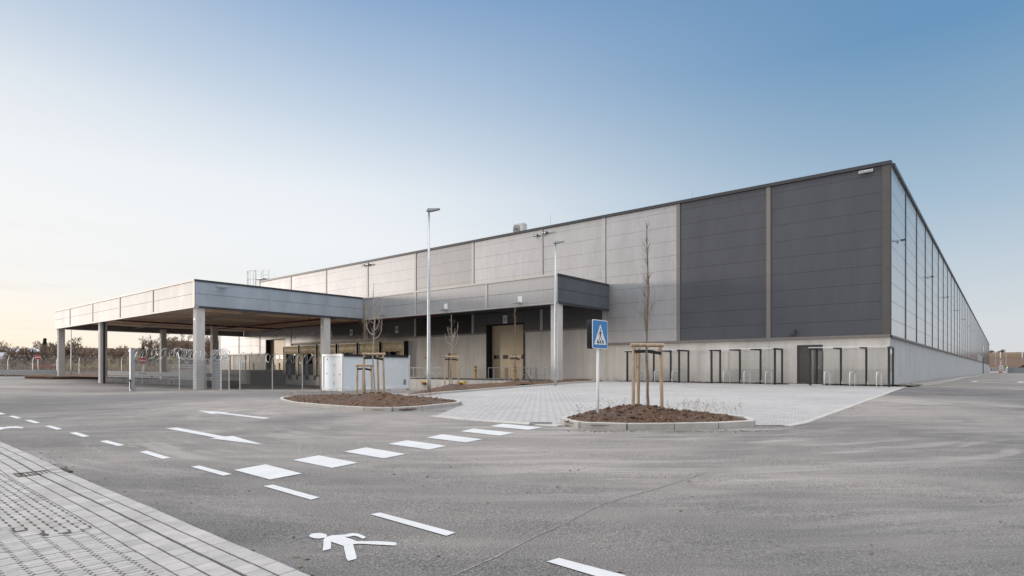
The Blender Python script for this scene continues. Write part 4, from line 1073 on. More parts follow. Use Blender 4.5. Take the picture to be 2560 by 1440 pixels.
def staked(p,h,sh,label,seed,kind,width=.84,rz=0,bark='bark',third=-.28):
    rnd=random.Random(seed)
    t=thing('young_tree',label,'young tree',p,0,'young staked trees')
    m=MB(); pts=[];rad=[]
    for i in range(13):
        z=-.35+(h+.35)*i/12; pts.append(Vector((rnd.gauss(0,.010)+.02*math.sin(i*.9),rnd.gauss(0,.010),z))); rad.append(.034*(1-.85*i/12)*(h/5)**.5+.004)
    m.tube(pts,rad,8); m.build('trunk',M[bark],t,smooth=True)
    m=MB()
    if kind=='feather':       # narrow crown of thin upright twigs
        for k in range(36):
            f=rnd.random()**1.2; z=sh*1.12+(h-sh*1.12)*f; a=rnd.uniform(0,6.28); L_=(.75*(1-f)+.12)*rnd.uniform(.5,1.1)
            d=Vector((math.cos(a)*.38,math.sin(a)*.38,1)).normalized(); branchy(m,Vector((0,0,z)),d,L_,.006,1,rnd,.4,2,.3,.0025)
    else:                      # pruned crown, thick short upswept arms
        for k in range(kind):
            a=k*2.4+rnd.random(); z=sh+.55+(h-sh-1.0)*(.55*k/kind); r0=rnd.uniform(.25,.42)
            d=Vector((math.cos(a),math.sin(a),0)); q=Vector((0,0,z)); pts=[q,q+d*r0*.6+Vector((0,0,.08)),q+d*r0+Vector((0,0,.28)),q+d*r0*1.1+Vector((0,0,rnd.uniform(.5,.75)))]
            m.tube(pts,[.018,.015,.012,.009],5)
            for _ in range(3): branchy(m,pts[2],Vector((rnd.gauss(0,.4),rnd.gauss(0,.4),1)).normalized(),.3,.005,0,rnd)
        for k in range(16):
            a=rnd.uniform(0,6.28);z=rnd.uniform(sh+.2,h*.9); branchy(m,Vector((0,0,z)),Vector((math.cos(a)*.7,math.sin(a)*.7,1)).normalized(),rnd.uniform(.2,.5),.005,1,rnd,.5,2,.2,.002)
    m.build('crown',M[bark],t)
    # stakes: three round posts with cross log and strap
    r=width/2; c,s=math.cos(rz),math.sin(rz)
    spots=[(-r,.0),(r,.0),(r*third,.36)]
    k3=thing('tree_stakes','stakes with cross log of the '+label.split(',')[0],'tree stakes',p,rz,'tree stakes of the young trees')
    for i,(x,y) in enumerate(spots):
        m=MB(); lean=(-.02 if x>0 else .01); m.tube([(x-lean*2,y,-.35),(x-lean,y,sh*.5),(x,y,sh)],[.037,.038,.036],10); m.build('stake',M['stake'],k3,smooth=False)
    m=MB(); m.tube([(-r-.07,-.0,sh+.045),(r+.07,0,sh+.04)],[.046,.044],10); m.build('cross_log',M['stake'],k3)
    m=MB(); m.bar((r*third,.36,sh-.06),(r,.0,sh-.06),.05,.012).bar((-r,-.05,sh-.1),(.0,.02,sh-.09),.012,.07).bar((0,.02,sh-.09),(r,-.05,sh-.14),.012,.07); m.build('strap',M['strap'],k3)
gt1=Vector((mT1.x,mT1.y,g(mT1.x,mT1.y)+.27)); k=gt1.y/F
staked(gt1,(1030-560)*k,(1030-870)*k,'tall slender bare tree in the right island, tallest of the young trees',11,'feather',77*k*.88,R(4))
gA=Vector((mA.x,mA.y,g(mA.x,mA.y)+.27)); k=gA.y/F
staked(gA,(992-705)*k,(992-886)*k,'pruned pale tree in the left island, with upswept cut arms',12,6,57*k*.82,R(5),'bark_pale',.25)
pB=P(911,986,.27); k=pB.y/F
staked(pB,(986-738)*k,(986-899)*k,'thin twiggy tree behind the pruned left island tree, half hidden',13,'feather',42*k*.8,R(10))
gt3=Vector((t3.x,t3.y,g(t3.x,t3.y)+.22)); k=gt3.y/F
staked(gt3,(972-790)*k,(972-897)*k,'small pruned tree just right of the left lamp post',14,6,38*k*.85,R(5),'bark_pale')
gt4=Vector((t4.x,t4.y,g(t4.x,t4.y)+.2)); k=gt4.y/F
staked(gt4,(963-762)*k,(963-897)*k,'small narrow tree in front of gate 11',15,'feather',32*k*.8,R(0))
gt5=Vector((t5.x,t5.y,g(t5.x,t5.y)+.15)); k=gt5.y/F
staked(gt5,(951-820)*k,(951-893)*k,'smallest tree between lamp post and crossing sign',16,3,30*k*.8,R(-5),'bark_pale')
# ------------------------------------------------------------------ platform railings, bollards, yellow brackets, bent bars
def railing(x0,x1,y,h,label,z0=.42,posts=3,mid=True):
    t=thing('railing',label,'railing',L(x0,y,z0),TH,'steel railings on the platform')
    w=x1-x0; m=MB(); m.bar((0,0,h),(w,0,h),.05).bar((0,0,.55*h if mid else .1),(w,0,.55*h if mid else .1),.04).bar((0,0,.5*h),(0,0,h),.045).bar((w,0,.5*h),(w,0,h),.045); m.build('rail_frame',M['galv'],t)
    for i in range(posts):
        m=MB(); x=w*(i+.5)/posts; m.bar((x,0,-.3),(x,0,h),.05); m.build('post',M['galv'],t)
railing(-26.9,-25.0,-6.9,1.0,'low steel railing on the platform front just left of the concrete column',posts=2) if 0 else None
def rail_px(xa,xb,label,posts=2,h=1.0,y=-6.9,z0=.42,low=.45):
    def lx(px):   # where the sight line of photo column px meets the line y
        r=(px-HX)/F; return ((CX-su*y)-r*(CY+cu*y))/(-cu+ r*su)
    a,b=lx(xa),lx(xb)
    t=thing('railing',label,'railing',L(a,y,z0),TH,'steel railings on the platform'); w=b-a
    m=MB(); m.bar((0,0,h),(w,0,h),.042).bar((0,0,low),(w,0,low),.036).bar((0,0,low),(0,0,h),.036).bar((w,0,low),(w,0,h),.036); m.build('rail_frame',M['galv_dull'],t)
    for i in range(posts):
        m=MB(); x=w*(i+.5)/posts; m.bar((x,.03,-.3),(x,.03,h-.02),.042); m.build('post',M['galv_dull'],t)
    return a,b
rail_px(1328,1373,'short steel railing just left of the concrete column',h=.95,y=-6.95)
rail_px(1291,1326,'steel railing to the right of the tree before gate 11',h=.95,y=-5.6)
rail_px(1221,1275,'steel railing left of the tree before gate 11',h=.95,y=-6.9,low=.15)
rail_px(1064,1103,'thin steel railing on the platform right behind the left lamp post',h=.95,y=-2.5)
rail_px(1024,1062,'thin steel railing at the left end of the platform next to the container',h=.95,y=-4.5,low=.1)
def bollard(x,y,label,z0=.42,h=1.15):
    t=thing('bollard',label,'bollard',L(x,y,z0),TH,'yellow bollards guarding the gates')
    m=MB(); m.tube([(0,0,-.1),(0,0,h)],.10,14); m.build('post',M['yellow'],t,smooth=False)
    for k in (.35,.62): 
        m=MB(); m.tube([(0,0,h*k+.25),(0,0,h*k+.33)],.103,14); m.build('black_band',M['black'],t)
bollard(-31.5,-.9,'yellow bollard with black bands left of gate 11'); bollard(-26.9,-.9,'yellow bollard behind the tree, right of gate 11')
bollard(-65.5,-1.0,'yellow and black bollard right of gate 4 under the big canopy',1.1,.9); bollard(-72.2,-1.0,'yellow and black bollard left of gate 4 near the far doors',1.1,.9)
m=MB(); m.tube([(0,0,-.1),(0,0,1.05)],.05,8); o=m.build('steel_post',M['galv']); o.location=L(-30.6,-6.6,.42); tag(o,'plain grey steel post on the platform next to the yellow bollard','post')
for i,px in enumerate((1062,1155,1252)):
    r=(px-HX)/F; y=-7.02; x=((CX-su*y)-r*(CY+cu*y))/(-cu+ r*su)
    t=thing('dock_bracket','yellow hinged bracket on the white platform wall, '+['behind the left lamp post','right of the small pruned tree','left of the narrow tree before gate 11'][i],'bracket',L(x,y,.17),TH,'yellow brackets on the platform wall')
    m=MB(); m.box(-.42,.42,-.12,-.02,.02,.10).box(-.42,-.34,-.14,-.0,-.03,.15).box(.3,.42,-.16,-.0,-.03,.17); m.build('bar',M['yellow'],t)
    m=MB(); m.box(-.22,.14,-.15,-.0,-.2,.015); m.build('base',M['steel_dark'],t)
    m=MB(); m.tube([(-.08,-.16,-.1),(-.08,-.2,-.1)],.06,8); m.build('wheel',M['red'],t)
for i,(a,b) in enumerate((((1165,961),(1170,970)),((1309,927),(1335,965)))):
    pa=P(*b); 
    q=at(a[0],a[1],pa.y+.5); m=MB(); m.tube([pa,pa.lerp(q,.5)+Vector((0,0,.03)),q],.02,6); o=m.build('leaning_pipe',M['black']); tag(o,['short black pipe leaning at the foot of the white platform wall','long black pipe leaning on the railing before gate 11'][i],'pipe')
m=MB(); p0=P(1437,951);p1=P(1459,952.5); c=(p0+p1)/2; m.tube([c+(p1-p0)*.5*math.cos(a)+Vector((0,0,.36*math.sin(a)-.02)) for a in [i*math.pi/10 for i in range(11)]],.018,6); tag(m.build('bent_hose',M['black']),'thin dark bent hose arching over the soil right of the smallest tree','hose')
o=box('wall_socket',M['red'],None,-.09,.09,-.1,0,-.05,.05); o.location=L(-39.2,-.002,2.35); o.rotation_euler=(0,0,TH); tag(o,'small red alarm sounder on the concrete wall left of the beige side door','alarm')
# ------------------------------------------------------------------ fences with razor wire
def coil(m,a,b,z,r,pitch,w=.011,seed=0,n=14):
    a=Vector(a);b=Vector(b);d=b-a;Lr=d.length;d.normalize();s=Vector((-d.y,d.x,0));up=Vector((0,0,1)); rnd=random.Random(seed)
    for ph,sg_ in ((0,1),(math.pi*.9,-1)):
        pts=[]; t=0; k=0
        while t<Lr:
            ang=sg_*2*math.pi*k/n+ph; rr=r*(1+.06*math.sin(k*.37)); pts.append(a+d*(t+.10*math.sin(ang))+s*math.cos(ang)*rr+up*(z+math.sin(ang)*rr)); k+=1; t=k*pitch/n
        m.tube(pts,w,3,False)
def fence(pts,label,h=2.15,arm=True,coil_=True,posts=None,zg=None,lean=1,vis=1.0,wr=.006,group='mesh fences topped with razor wire'):
    t=thing('mesh_fence',label,'fence',(0,0,0),0,group)
    pts=[Vector(p) for p in pts]; zg=zg or (lambda x,y:g(x,y))
    pw=.03*vis
    for i,p in enumerate(pts):
        z=zg(p.x,p.y); q=pts[min(i+1,len(pts)-1)]-pts[max(i-1,0)]; s=Vector((-q.y,q.x,0)).normalized()*lean
        m=MB(); l=[(p.x,p.y,z-.2),(p.x,p.y,z+h)]
        if arm: l.append((p.x+s.x*.32,p.y+s.y*.32,z+h+.45))
        m.tube(l,pw,6); m.build('post',M['galv'],t)
        for hh in (.4,1.2,2.0):
            pass
    for i,(a,b) in enumerate(zip(pts,pts[1:])):
        m=MB(); d=b-a; n=max(2,int(d.length/(.055 if vis==1 else .2))); za,zb=zg(a.x,a.y),zg(b.x,b.y)
        for k in range(1,n):
            q=a.lerp(b,k/n); z=za+(zb-za)*k/n; m.bar((q.x,q.y,z+.06),(q.x,q.y,z+h-.03),wr)
        for k in range(11):
            zz=.08+(h-.14)*k/10; m.bar((a.x,a.y,za+zz),(b.x,b.y,zb+zz),wr*1.5)
        m.build('mesh_panel',M['galv_dull'],t)
    if coil_:
        m=MB()
        for i,(a,b) in enumerate(zip(pts,pts[1:])):
            q=b-a; s=Vector((-q.y,q.x,0)).normalized()*lean*.2
            za=zg(a.x,a.y)
            coil(m,(a.x+s.x,a.y+s.y,za),(b.x+s.x,b.y+s.y,zg(b.x,b.y)),h+.38,.36,.60,.013 if vis==1 else .012,i)
        m.build('razor_wire',M['galv' if vis==1 else 'galv_dull'],t)
    return t
A_=P(335,976.5);B_=P(449,977);C_=P(515,974);D_=P(531,974.2);E_=P(553,977);F_=P(573,976.5);G_=P(600,973.5);H_=P(681,973.5);I_=P(756,973.5);J_=P(808,973.5)
fence([A_,B_,C_],'mesh fence with razor wire between gate post and big canopy corner column',lean=1)
fence([D_,E_,F_],'folded mesh gate leaf right of the big canopy corner column, razor wire on top',lean=1)
fence([G_,H_,I_,J_],'mesh fence with razor wire running up to the white container in front of the docks',lean=-1)
pg=thing('gate_post','square steel gate post with short arm and lock box left of the mesh fence','gate post',P(330,977.5),TH)
m=MB(); m.box(-.12,.12,-.12,.12,-.2,2.85); m.build('post',M['galv_dull'],pg,bevel=.01)
m=MB(); m.box(-.5,-.12,-.04,.04,2.62,2.72); m.build('guide_arm',M['galv'],pg)
m=MB(); m.box(.05,.2,-.18,-.1,.62,.76).box(.13,.17,-.16,-.12,.1,.62); m.build('lock_box',M['black'],pg)
# small piece of litter near the gate post
# concrete blocks with guardrail beyond the gate
def guard(pts,label,blocks,hr=.78,posts_every=2.0,group=None):
    t=thing('guardrail',label,'guardrail',(0,0,0),0,group)
    for a,b in zip(pts,pts[1:]):
        a=Vector(a);b=Vector(b); d=(b-a); n=max(1,int(d.length/posts_every)); u=d.normalized(); s=Vector((u.y,-u.x,0))
        if s.y>0: s=-s
        m=MB()
        for z,off in ((hr,0.05),(hr-.10,.09),(hr-.2,.05),(hr-.3,.09)): m.bar(a+s*off+Vector((0,0,z)),b+s*off+Vector((0,0,z)),.03,.105)
        if blocks: m.bar(a+s*.06+Vector((0,0,hr-.52)),b+s*.06+Vector((0,0,hr-.52)),.03,.10)
        m.build('rail',M['galv_dull'],t)
        for k in range(n+1):
            q=a.lerp(b,k/n); m=MB(); m.bar(q+Vector((0,0,-.3)),q+Vector((0,0,hr)),.09); m.build('post',M['galv_dull'],t)
        if blocks:
            for k in range(n):
                q0=a.lerp(b,k/n)+s*.3;q1=a.lerp(b,(k+.98)/n)+s*.3; m=MB(); m.bar(q0+Vector((0,0,-.1)),q1+Vector((0,0,-.1)),.3,.9); m.build('concrete_block',M['concrete_dark'],t)
ga=at(262,955,62);gb=at(380,955,60);gc=at(500,955,58);gd=at(600,955,60)
for v in (ga,gb,gc,gd): v.z=g(v.x,v.y)+.05
gc.z+=.15; gb.z+=.1; gd.z+=.15
guard([ga,gb,gc,gd],'guardrail on low concrete blocks behind the mesh fence under the big canopy',True,1.0,3.0)
g1=at(-120,940,66);g2=at(142,940,70)
for v in (g1,g2): v.z=g(v.x,v.y)
guard([g1,g2],'grey steel guardrail at the far left in front of the bare trees',False,.85,3.2)
# ------------------------------------------------------------------ left background
def gz(x,y): return g(x,y)
# kerbed soil patch at the foot of the outer canopy columns
lp=[P(*q) for q in ((62,946.5),(130,948),(250,948.5),(262,944),(262,940.5),(150,939.5),(80,941.5))]
lp=[Vector(p[:2]) for p in lp]
o=sheet('soil_bed',lp,M['soil'],.12,.8,zf=lambda X,Y:g(X,Y)+random.uniform(-.03,.08)+.08,skirt=.3); tag(o,'brown soil bed around the foot of the outermost canopy column, far left','soil',kind='stuff')
# rough ground beyond the guardrail
fg=[at(-900,930,75),at(-300,930,74),at(140,930,80),at(262,930,80),at(700,930,96),at(700,930,170),at(-900,930,240)]
def zb(X,Y):
    d=max(0,(Y-80)); return max(g(X,Y),-0.1)+.1+min(d,120)*.006
o=sheet('field',[Vector(p[:2]) for p in fg],M['field'],.03,5.0,zf=zb); tag(o,kind='structure')
# far fence
def far(px,Y,z=None):
    p=at(px,920,Y); p.z=0; return p
ff=[far(-160,86),far(-70,87),far(20,88),far(82,89),far(142,90),far(198,91),far(252,92),far(304,93),far(360,94),far(447,96),far(490,97),far(530,98),far(575,99)]
fence(ff,'long mesh fence with razor wire in front of the bare trees, far left background',vis=1.5,wr=.012,zg=lambda x,y:zb(x,y)-.05,lean=1)
# hedge band
m=MB(); rnd=random.Random(3)
for k in range(15000):
    px=rnd.uniform(-250,620); Y=rnd.uniform(99,112); p=at(px,920,Y); z=zb(p.x,p.y)+rnd.random()**1.3*(2.2+.5*smooth_noise(px*.03,0)); L_=rnd.uniform(.2,.6)
    a=Vector((p.x,p.y,z)); d=Vector((rnd.gauss(0,.5),rnd.gauss(0,.5),1)).normalized()*L_; w=Vector((.022,.01,0)); m.add([a-w,a+w,a+d],[(0,1,2)])
o=m.build('hedge',M['twig_far']); tag(o,'low tangled brown hedge behind the far mesh fence','hedge',kind='stuff')
# bare trees in the distance
def bare_tree(px,Y,ytop,label,seed,width=1.0,base=None,dense=1.0,kind='round'):
    rnd=random.Random(seed); p=at(px,920,Y); z0=zb(p.x,p.y) if base is None else base
    H=E+(HY-ytop)/F*Y-z0
    t=thing('bare_tree' if kind!='conifer' else 'evergreen_tree',label,'tree',(p.x,p.y,z0),rnd.uniform(0,6),'trees in the left background' if px<700 else 'trees on the embankment')
    m=MB(); k=H/10
    if kind=='conifer':
        m.tube([(0,0,-.5),(0,0,H)],[.2*k,.03*k],6); m.build('trunk',M['bark_far'],t); m=MB()
        for i in range(int(900*dense)):
            f=rnd.random(); z=H*(.18+.82*f); r=(1-f)*H*.2*width*rnd.uniform(.3,1)+.1; a=rnd.uniform(0,6.28); q=Vector((r*math.cos(a),r*math.sin(a),z-r*.2)); s=rnd.uniform(.1,.3)*k+.1
            u=Vector((rnd.gauss(0,1),rnd.gauss(0,1),rnd.gauss(0,.5))).normalized()*s; v=Vector((rnd.gauss(0,1),rnd.gauss(0,1),rnd.gauss(0,.5))).normalized()*s
            m.add([q-u,q+v,q+u],[(0,1,2)])
        m.build('crown',M['needle'],t); return
    m.tube([(0,0,-.3),(0.1*k,0,H*.15),(0,0.1*k,H*.32)],[.24*k,.2*k,.17*k],7); m.build('trunk',M['bark_far'],t)
    m=MB(); n0=int(9*dense)+2
    for i in range(n0):
        a=i*2.4+rnd.random(); b=Vector((0,0,H*rnd.uniform(.18,.34))); d=Vector((math.cos(a)*width*.75,math.sin(a)*width*.75,rnd.uniform(.6,1.5))).normalized()
        tw(m,b,d,H*rnd.uniform(.34,.46),.11*k,3,rnd,k)
    for i in range(2): tw(m,Vector((0,0,H*.32)),Vector((rnd.gauss(0,.15),rnd.gauss(0,.15),1)).normalized(),H*.42,.13*k,3,rnd,k)
    m.build('crown',M['twig_far'],t)
def tw(m,p,d,L_,r,depth,rnd,k):
    seg=3; pts=[p.copy()];cur=p.copy();dr=d.copy();rad=[r]
    for i in range(seg):
        dr=(dr+Vector((rnd.gauss(0,.16),rnd.gauss(0,.16),rnd.gauss(.04,.1)))).normalized(); cur=cur+dr*L_/seg; pts.append(cur.copy()); rad.append(max(.026,r*(1-.25*(i+1))))
    m.tube(pts,rad,4 if depth>1 else 3,False)
    if depth==0: return
    for i in range(5 if depth>1 else 6):
        q=pts[rnd.randint(1,seg)]; o=dr.orthogonal().normalized(); o.rotate(Matrix.Rotation(rnd.uniform(0,6.28),3,dr)); nd=(dr*.6+o*rnd.uniform(.4,.8)+Vector((0,0,.15))).normalized()
        tw(m,q,nd,L_*rnd.uniform(.4,.62),max(.026,r*.5),depth-1,rnd,k)
bt=[(-60,105,835,'bare spreading tree half outside the left edge of the photo',1.2,'round'),(32,112,862,'bare tree with a wide low crown before the white hall, near the left edge',1.1,'round'),(67,104,868,'bare tree with a forked trunk just left of the red and white round sign',1.0,'round'),(112,125,846,'evergreen tree with a pointed top behind the bare trees at the far left',.9,'conifer'),
(108,106,858,'dense bare tree directly behind the far left round sign',1.0,'round'),(142,116,852,'dense bare tree left of the outermost canopy column',1.0,'round'),(182,118,850,'bare round crowned tree right of the outermost canopy column',1.1,'round'),(232,150,868,'small faint bare tree between the two left canopy columns',.8,'round'),
(300,160,862,'small thin bare tree right of the second canopy column',.7,'round'),(358,150,858,'slim dark evergreen tree near the second round sign',.5,'conifer'),(376,140,866,'short dark evergreen tree right of the slim one',.8,'conifer'),(388,120,836,'big bare tree with fan shaped crown left of the rear canopy column',1.1,'round'),(445,115,834,'big bare tree with fan shaped crown right of the rear canopy column',1.2,'round'),(540,118,838,'bare tree seen through the gap beside the white annex wall',1.0,'round'),(480,140,860,'lower bare tree behind the razor wire near the corner column',1.1,'round'),(212,112,872,'low bare shrub tree behind the far fence under the canopy',1.2,'round'),(5,120,858,'bare tree rising above the grey hut at the left edge',1.1,'round')]
for i,(px,Y,yt,l,w,kd) in enumerate(bt): bare_tree(px,Y,yt,l,40+i,w,kind=kd)
for i,px in enumerate((284,)):
    p=at(px,930,78); p.z=g(p.x,p.y); 
    t=thing('tree_stakes','thin wooden tree stakes on the far verge right of the second canopy column','tree stakes',p,0,'tree stakes of the young trees'); k=78/F
    for x in (-9,2,9): 
        m=MB(); m.tube([(x*k,0,-.2),(x*k,0,32*k)],.05,6); m.build('stake',M['stake'],t)
    m=MB(); m.bar((-9*k,0,32*k),(9*k,0,32*k),.1); m.build('cross_log',M['stake'],t)
# distant lamp pole behind the canopy
p=at(178,938,84); p.z=g(p.x,p.y)
lamp(p,9.3,'distant white street lamp pole rising behind the big canopy at the far left',0)
# white hall, hut, pale yellow long building, village houses, hills
M['far_white']=simple('far white wall',(.50,.54,.60),.5); M['far_yellow']=simple('pale yellow green wall',(.42,.42,.20),.8); M['roof_brown']=simple('brown tile roof',(.07,.042,.03),.85); M['wall_house']=simple('house render',(.14,.11,.09),.85); M['hut']=simple('grey hut wall',(.42,.42,.43),.7)
def house(px,Y,w,d,h,rh,label,wall,roof,rz=0,cat='house',name='house',base=None,win=3):
    p=at(px,920,Y); z=zb(p.x,p.y) if base is None else base
    t=thing(name,label,cat,(p.x,p.y,z),rz)
    m=MB(); m.box(-w/2,w/2,-d/2,d/2,-1,h); m.prism([(-d/2,h),(d/2,h),(0,h+rh-.1)],'x',-w/2,w/2) if rh>.3 else None; m.build('wall',wall,t)
    m=MB(); o=.4
    if rh>.3:
        m.prism([(-d/2-o,h-.1),(0,h+rh),(0,h+rh+.25),(-d/2-o,h+.15)],'x',-w/2-o,w/2+o); m.prism([(d/2+o,h-.1),(0,h+rh),(0,h+rh+.25),(d/2+o,h+.15)],'x',-w/2-o,w/2+o)
    else: m.box(-w/2-.2,w/2+.2,-d/2-.2,d/2+.2,h+.01,h+.4)
    m.build('roof',roof,t)
    for k in range(win):
        x=-w/2+w*(k+.5)/win; ww=min(1.2,w/win*.4); m=MB(); m.box(x-ww/2,x+ww/2,-d/2-.06,-d/2-.005,h*.35,h*.75); m.build('window',M['window_dark'],t)
    return t
house(45,185,33,22,5.2,1.4,'long low white hall with a pale roof behind the bare trees, left edge',M['far_white'],M['far_white'],R(8),'hall','far_hall',.8,6)
house(8,118,4.6,5,2.0,1.3,'small grey gabled hut behind the guardrail at the left edge',M['hut'],M['galv_dull'],R(80),'hut','hut',None,1)
house(320,175,43,12,2.9,0,'long pale yellow green building with a row of windows behind the far fence',M['far_yellow'],M['far_yellow'],R(10),'building','long_building',1.6,14)
house(520,160,10,8,3.2,1.8,'white low house beyond the fence near the corner column',M['far_white'],M['roof_brown'],R(20))
house(218,250,19,12,3.0,3.2,'brown roofed house on the rise between the left canopy columns',M['wall_house'],M['roof_brown'],R(10),base=3.4)
house(300,255,22,12,3.0,2.9,'wide brown roofed house on the rise right of the second canopy column',M['wall_house'],M['roof_brown'],R(-8),base=3.4)
house(335,235,11,10,2.6,2.8,'brown roofed house behind the gate post',M['wall_house'],M['roof_brown'],R(30),base=3.6)
house(486,200,15,12,4.2,3.0,'large brown roofed house beside the corner column of the big canopy',M['wall_house'],M['roof_brown'],R(15),base=3.0)
hm=MB(); nx=60
for j,(Y,z0) in enumerate(((200,1.4),(240,3.0),(300,6.0),(380,8.8),(460,8.4),(600,4))):
    for i in range(nx+1):
        px=-1400+2300*i/nx; p=at(px,920,Y); hm.v.append((p.x,p.y,z0+(smooth_noise(i*.35,j*.8)*.9 if j>1 else 0)))
for j in range(5):
    for i in range(nx): a=j*(nx+1)+i; hm.f.append((a,a+1,a+nx+2,a+nx+1))
M['hill']=simple('brown winter hill',(.065,.045,.032),.95,0,.3,.08)
o=hm.build('hills',M['hill'],smooth=True); tag(o,kind='structure')
if sum(p.normal.z for p in o.data.polygons)<0: o.data.flip_normals()
# car on the road beyond the guardrail
def car(p,rz,label,paint):
    t=thing('parked_car',label,'car',p,rz)
    m=MB(); m.prism([(-2.1,.3),(2.1,.3),(2.15,.6),(2.05,.82),(1.1,.92),(-1.5,.95),(-2.1,.85),(-2.15,.55)],'y',-.85,.85); m.build('body',paint,t,bevel=.06)
    m=MB(); m.prism([(-1.6,.952),(1.05,.93),(.45,1.40),(-.9,1.43)],'y',-.74,.74); c=m.build('cabin',M['window_dark'],t,bevel=.05)
    m=MB(); m.box(-.85,.42,-.7,.7,1.405,1.47); m.build('roof',paint,t,bevel=.03)
    for x in (-1.3,1.3):
        for y in (-.8,.8): m=MB(); m.tube([(x,y-.1,.32),(x,y+.1,.32)],.32,16); m.build('wheel',M['black'],t)
p=at(116,920,122); p.z=zb(p.x,p.y)+.15
car(p,R(5),'red car passing behind the guardrail at the far left',simple('red car paint',(.55,.10,.06),.3))
# ------------------------------------------------------------------ right hand background: bank, gate, barrier
def LX_(x,y): return L(x,y,0)
YB=352
bm_=MB(); nb=50
prof=[(-6,-1.2),(0,-.9),(10,2.6),(19,6.0),(20.5,6.3),(34,7.6),(50,10.4),(110,10.6)]
for i in range(nb+1):
    x=-60+260*i/nb
    for j,(y,z) in enumerate(prof):
        q=L(x,YB+y+ (smooth_noise(i*.5,j)*.8),0); bm_.v.append((q.x,q.y,z+smooth_noise(i*.8,j*1.3)*.22))
k=len(prof)
for i in range(nb):
    for j in range(k-1): a=i*k+j; bm_.f.append((a,a+k,a+k+1,a+1))
M['bank']=soil('bank earth',(.06,.035,.024),(.13,.078,.05),(.22,.15,.10))
o=bm_.build('embankment',M['bank']); tag(o,kind='structure')
if sum(p.normal.z for p in o.data.polygons)<0: o.data.flip_normals()
def RB(px,d): return at(px,920,d)
# retaining boards on the bank + fence posts
t=thing('retaining_wall','long pale board wall with posts stepped into the brown bank, far right','wall',L(0,YB+26,0),TH)
box('wall_boards',simple('pale boards',(.36,.28,.20),.8),t,-55,190,-.3,.3,6.2,9.5)
for i,x in enumerate(range(-50,150,9)): m=MB(); m.box(x,x+.5,-.7,-.31,5.5,10.2); m.build('wall_post',M['white_metal'],t)
for i,(px,yt,w) in enumerate(((2478,876,.9),(2506,874,1.0),(2498,877,.9))): bare_tree(px,400,yt-1,['small dark tree on the bank right beside the hall end','round dark tree on top of the bank at the far right','low dark tree on the bank left of the round one'][i],70+i,w,10.3,1.2)
for i,(px,yt,Y) in enumerate(((2489,887,310),(2515,885,300))):
    p=at(px,934,Y); p.z=-.9; m=MB(); m.tube([(0,0,-.2),(0,0,(934-yt)/F*Y)],[.22,.13],8); o=m.build('street_lamp_pole',M['galv']); o.location=p; tag(o,['white lamp pole behind the barrier, left one','white lamp pole behind the traffic light, right one'][i],'street lamp')
# barrier with orange box
DB=262
p=at(2502,936.5,DB); p.z=E+(HY-936.5)/F*DB; kb=DB/F
t=thing('road_barrier','upright white barrier boom with orange housing at the end of the right hand road','barrier',p,0)
m=MB(); m.box(-1.5*kb,1.5*kb,-.1,.1,8*kb,36*kb); m.build('boom',M['white'],t)
m=MB()
for q in range(4): m.box(-1.5*kb,1.5*kb,-.13,-.101,(11+7*q)*kb,(13.5+7*q)*kb)
m.build('red_stripes',M['red'],t)
m=MB(); m.box(-3.2*kb,2.0*kb,-.4,.4,0,8.5*kb); m.build('housing',M['orange'],t,bevel=.1); m=MB(); m.box(2.2*kb,4.0*kb,-.4,.4,0,23*kb).box(-4*kb,-3.3*kb,-.4,.4,8*kb,23*kb); m.build('frame_post',M['white_metal'],t)
p=at(2516,936,DB+6); p.z=E+(HY-936)/F*DB
t=thing('traffic_light','small lit traffic light showing green on a white cabinet right of the barrier','traffic light',p,0)
m=MB(); m.box(-1.2*kb,1.2*kb,-.3,.3,0,17*kb); m.build('cabinet',M['white_metal'],t); m=MB(); m.box(-2.4*kb,1.6*kb,-.3,.3,17.1*kb,20*kb); m.build('signal_head',M['steel_dark'],t)
def emit(name,c,s):
    m,nt,b=node_mat(name); b.inputs['Emission Color'].default_value=(*c,1); b.inputs['Emission Strength'].default_value=s; b.inputs['Base Color'].default_value=(*c,1); return m
m=MB(); m.box(.0,1.5*kb,-.34,-.31,17.4*kb,19.6*kb); m.build('green_lens',emit('green signal',(.1,.9,.4),2),t); m=MB(); m.box(-2.2*kb,-.8*kb,-.34,-.31,17.2*kb,19.0*kb); m.build('orange_lens',emit('orange signal',(1,.3,.05),1.5),t)
# gate with white base panels
DG=290; kg=DG/F
p=at(2496,936,DG); p.z=E+(HY-935)/F*DG
t=thing('sliding_gate','wide steel gate with white lower panels closing the far end of the road','gate',p,0)
m=MB(); m.box(-22*kg,18*kg,-.1,.1,.3,6.5*kg); m.build('lower_panel',M['white'],t); m=MB()
for q in range(0,41,8): m.box((-22+q)*kg-.12,(-22+q)*kg+.12,-.14,.14,0,16*kg)
m.box(-22*kg,18*kg,-.12,.12,15.2*kg,16*kg); m.build('gate_frame',M['galv'],t)
m=MB()
for q in range(60): m.bar(((-22+40*q/60)*kg,0,6.5*kg),((-22+40*q/60)*kg,0,15.2*kg),.04)
m.build('gate_bars',M['galv_dull'],t)
fence([at(px,920,DG-8)*1.0 for px in (2467,2472)]+[at(px,920,DG-6) for px in (2474,)],'short fence stub of pale posts between the hall end and the far gate',h=3.2,arm=False,coil_=False,vis=4,wr=.05,zg=lambda x,y:-1.2) if 0 else None
fence([at(px,920,250-i*8) for i,px in enumerate((2520,2530,2542,2556,2572,2590))],'mesh fence of pale posts beside the far road end at the right edge',h=2.9,arm=False,coil_=False,vis=2.4,wr=.03,zg=lambda x,y:-1.35,group='mesh fences topped with razor wire')
m=MB()
q=[at(2520,934,262),at(2548,934,250)]
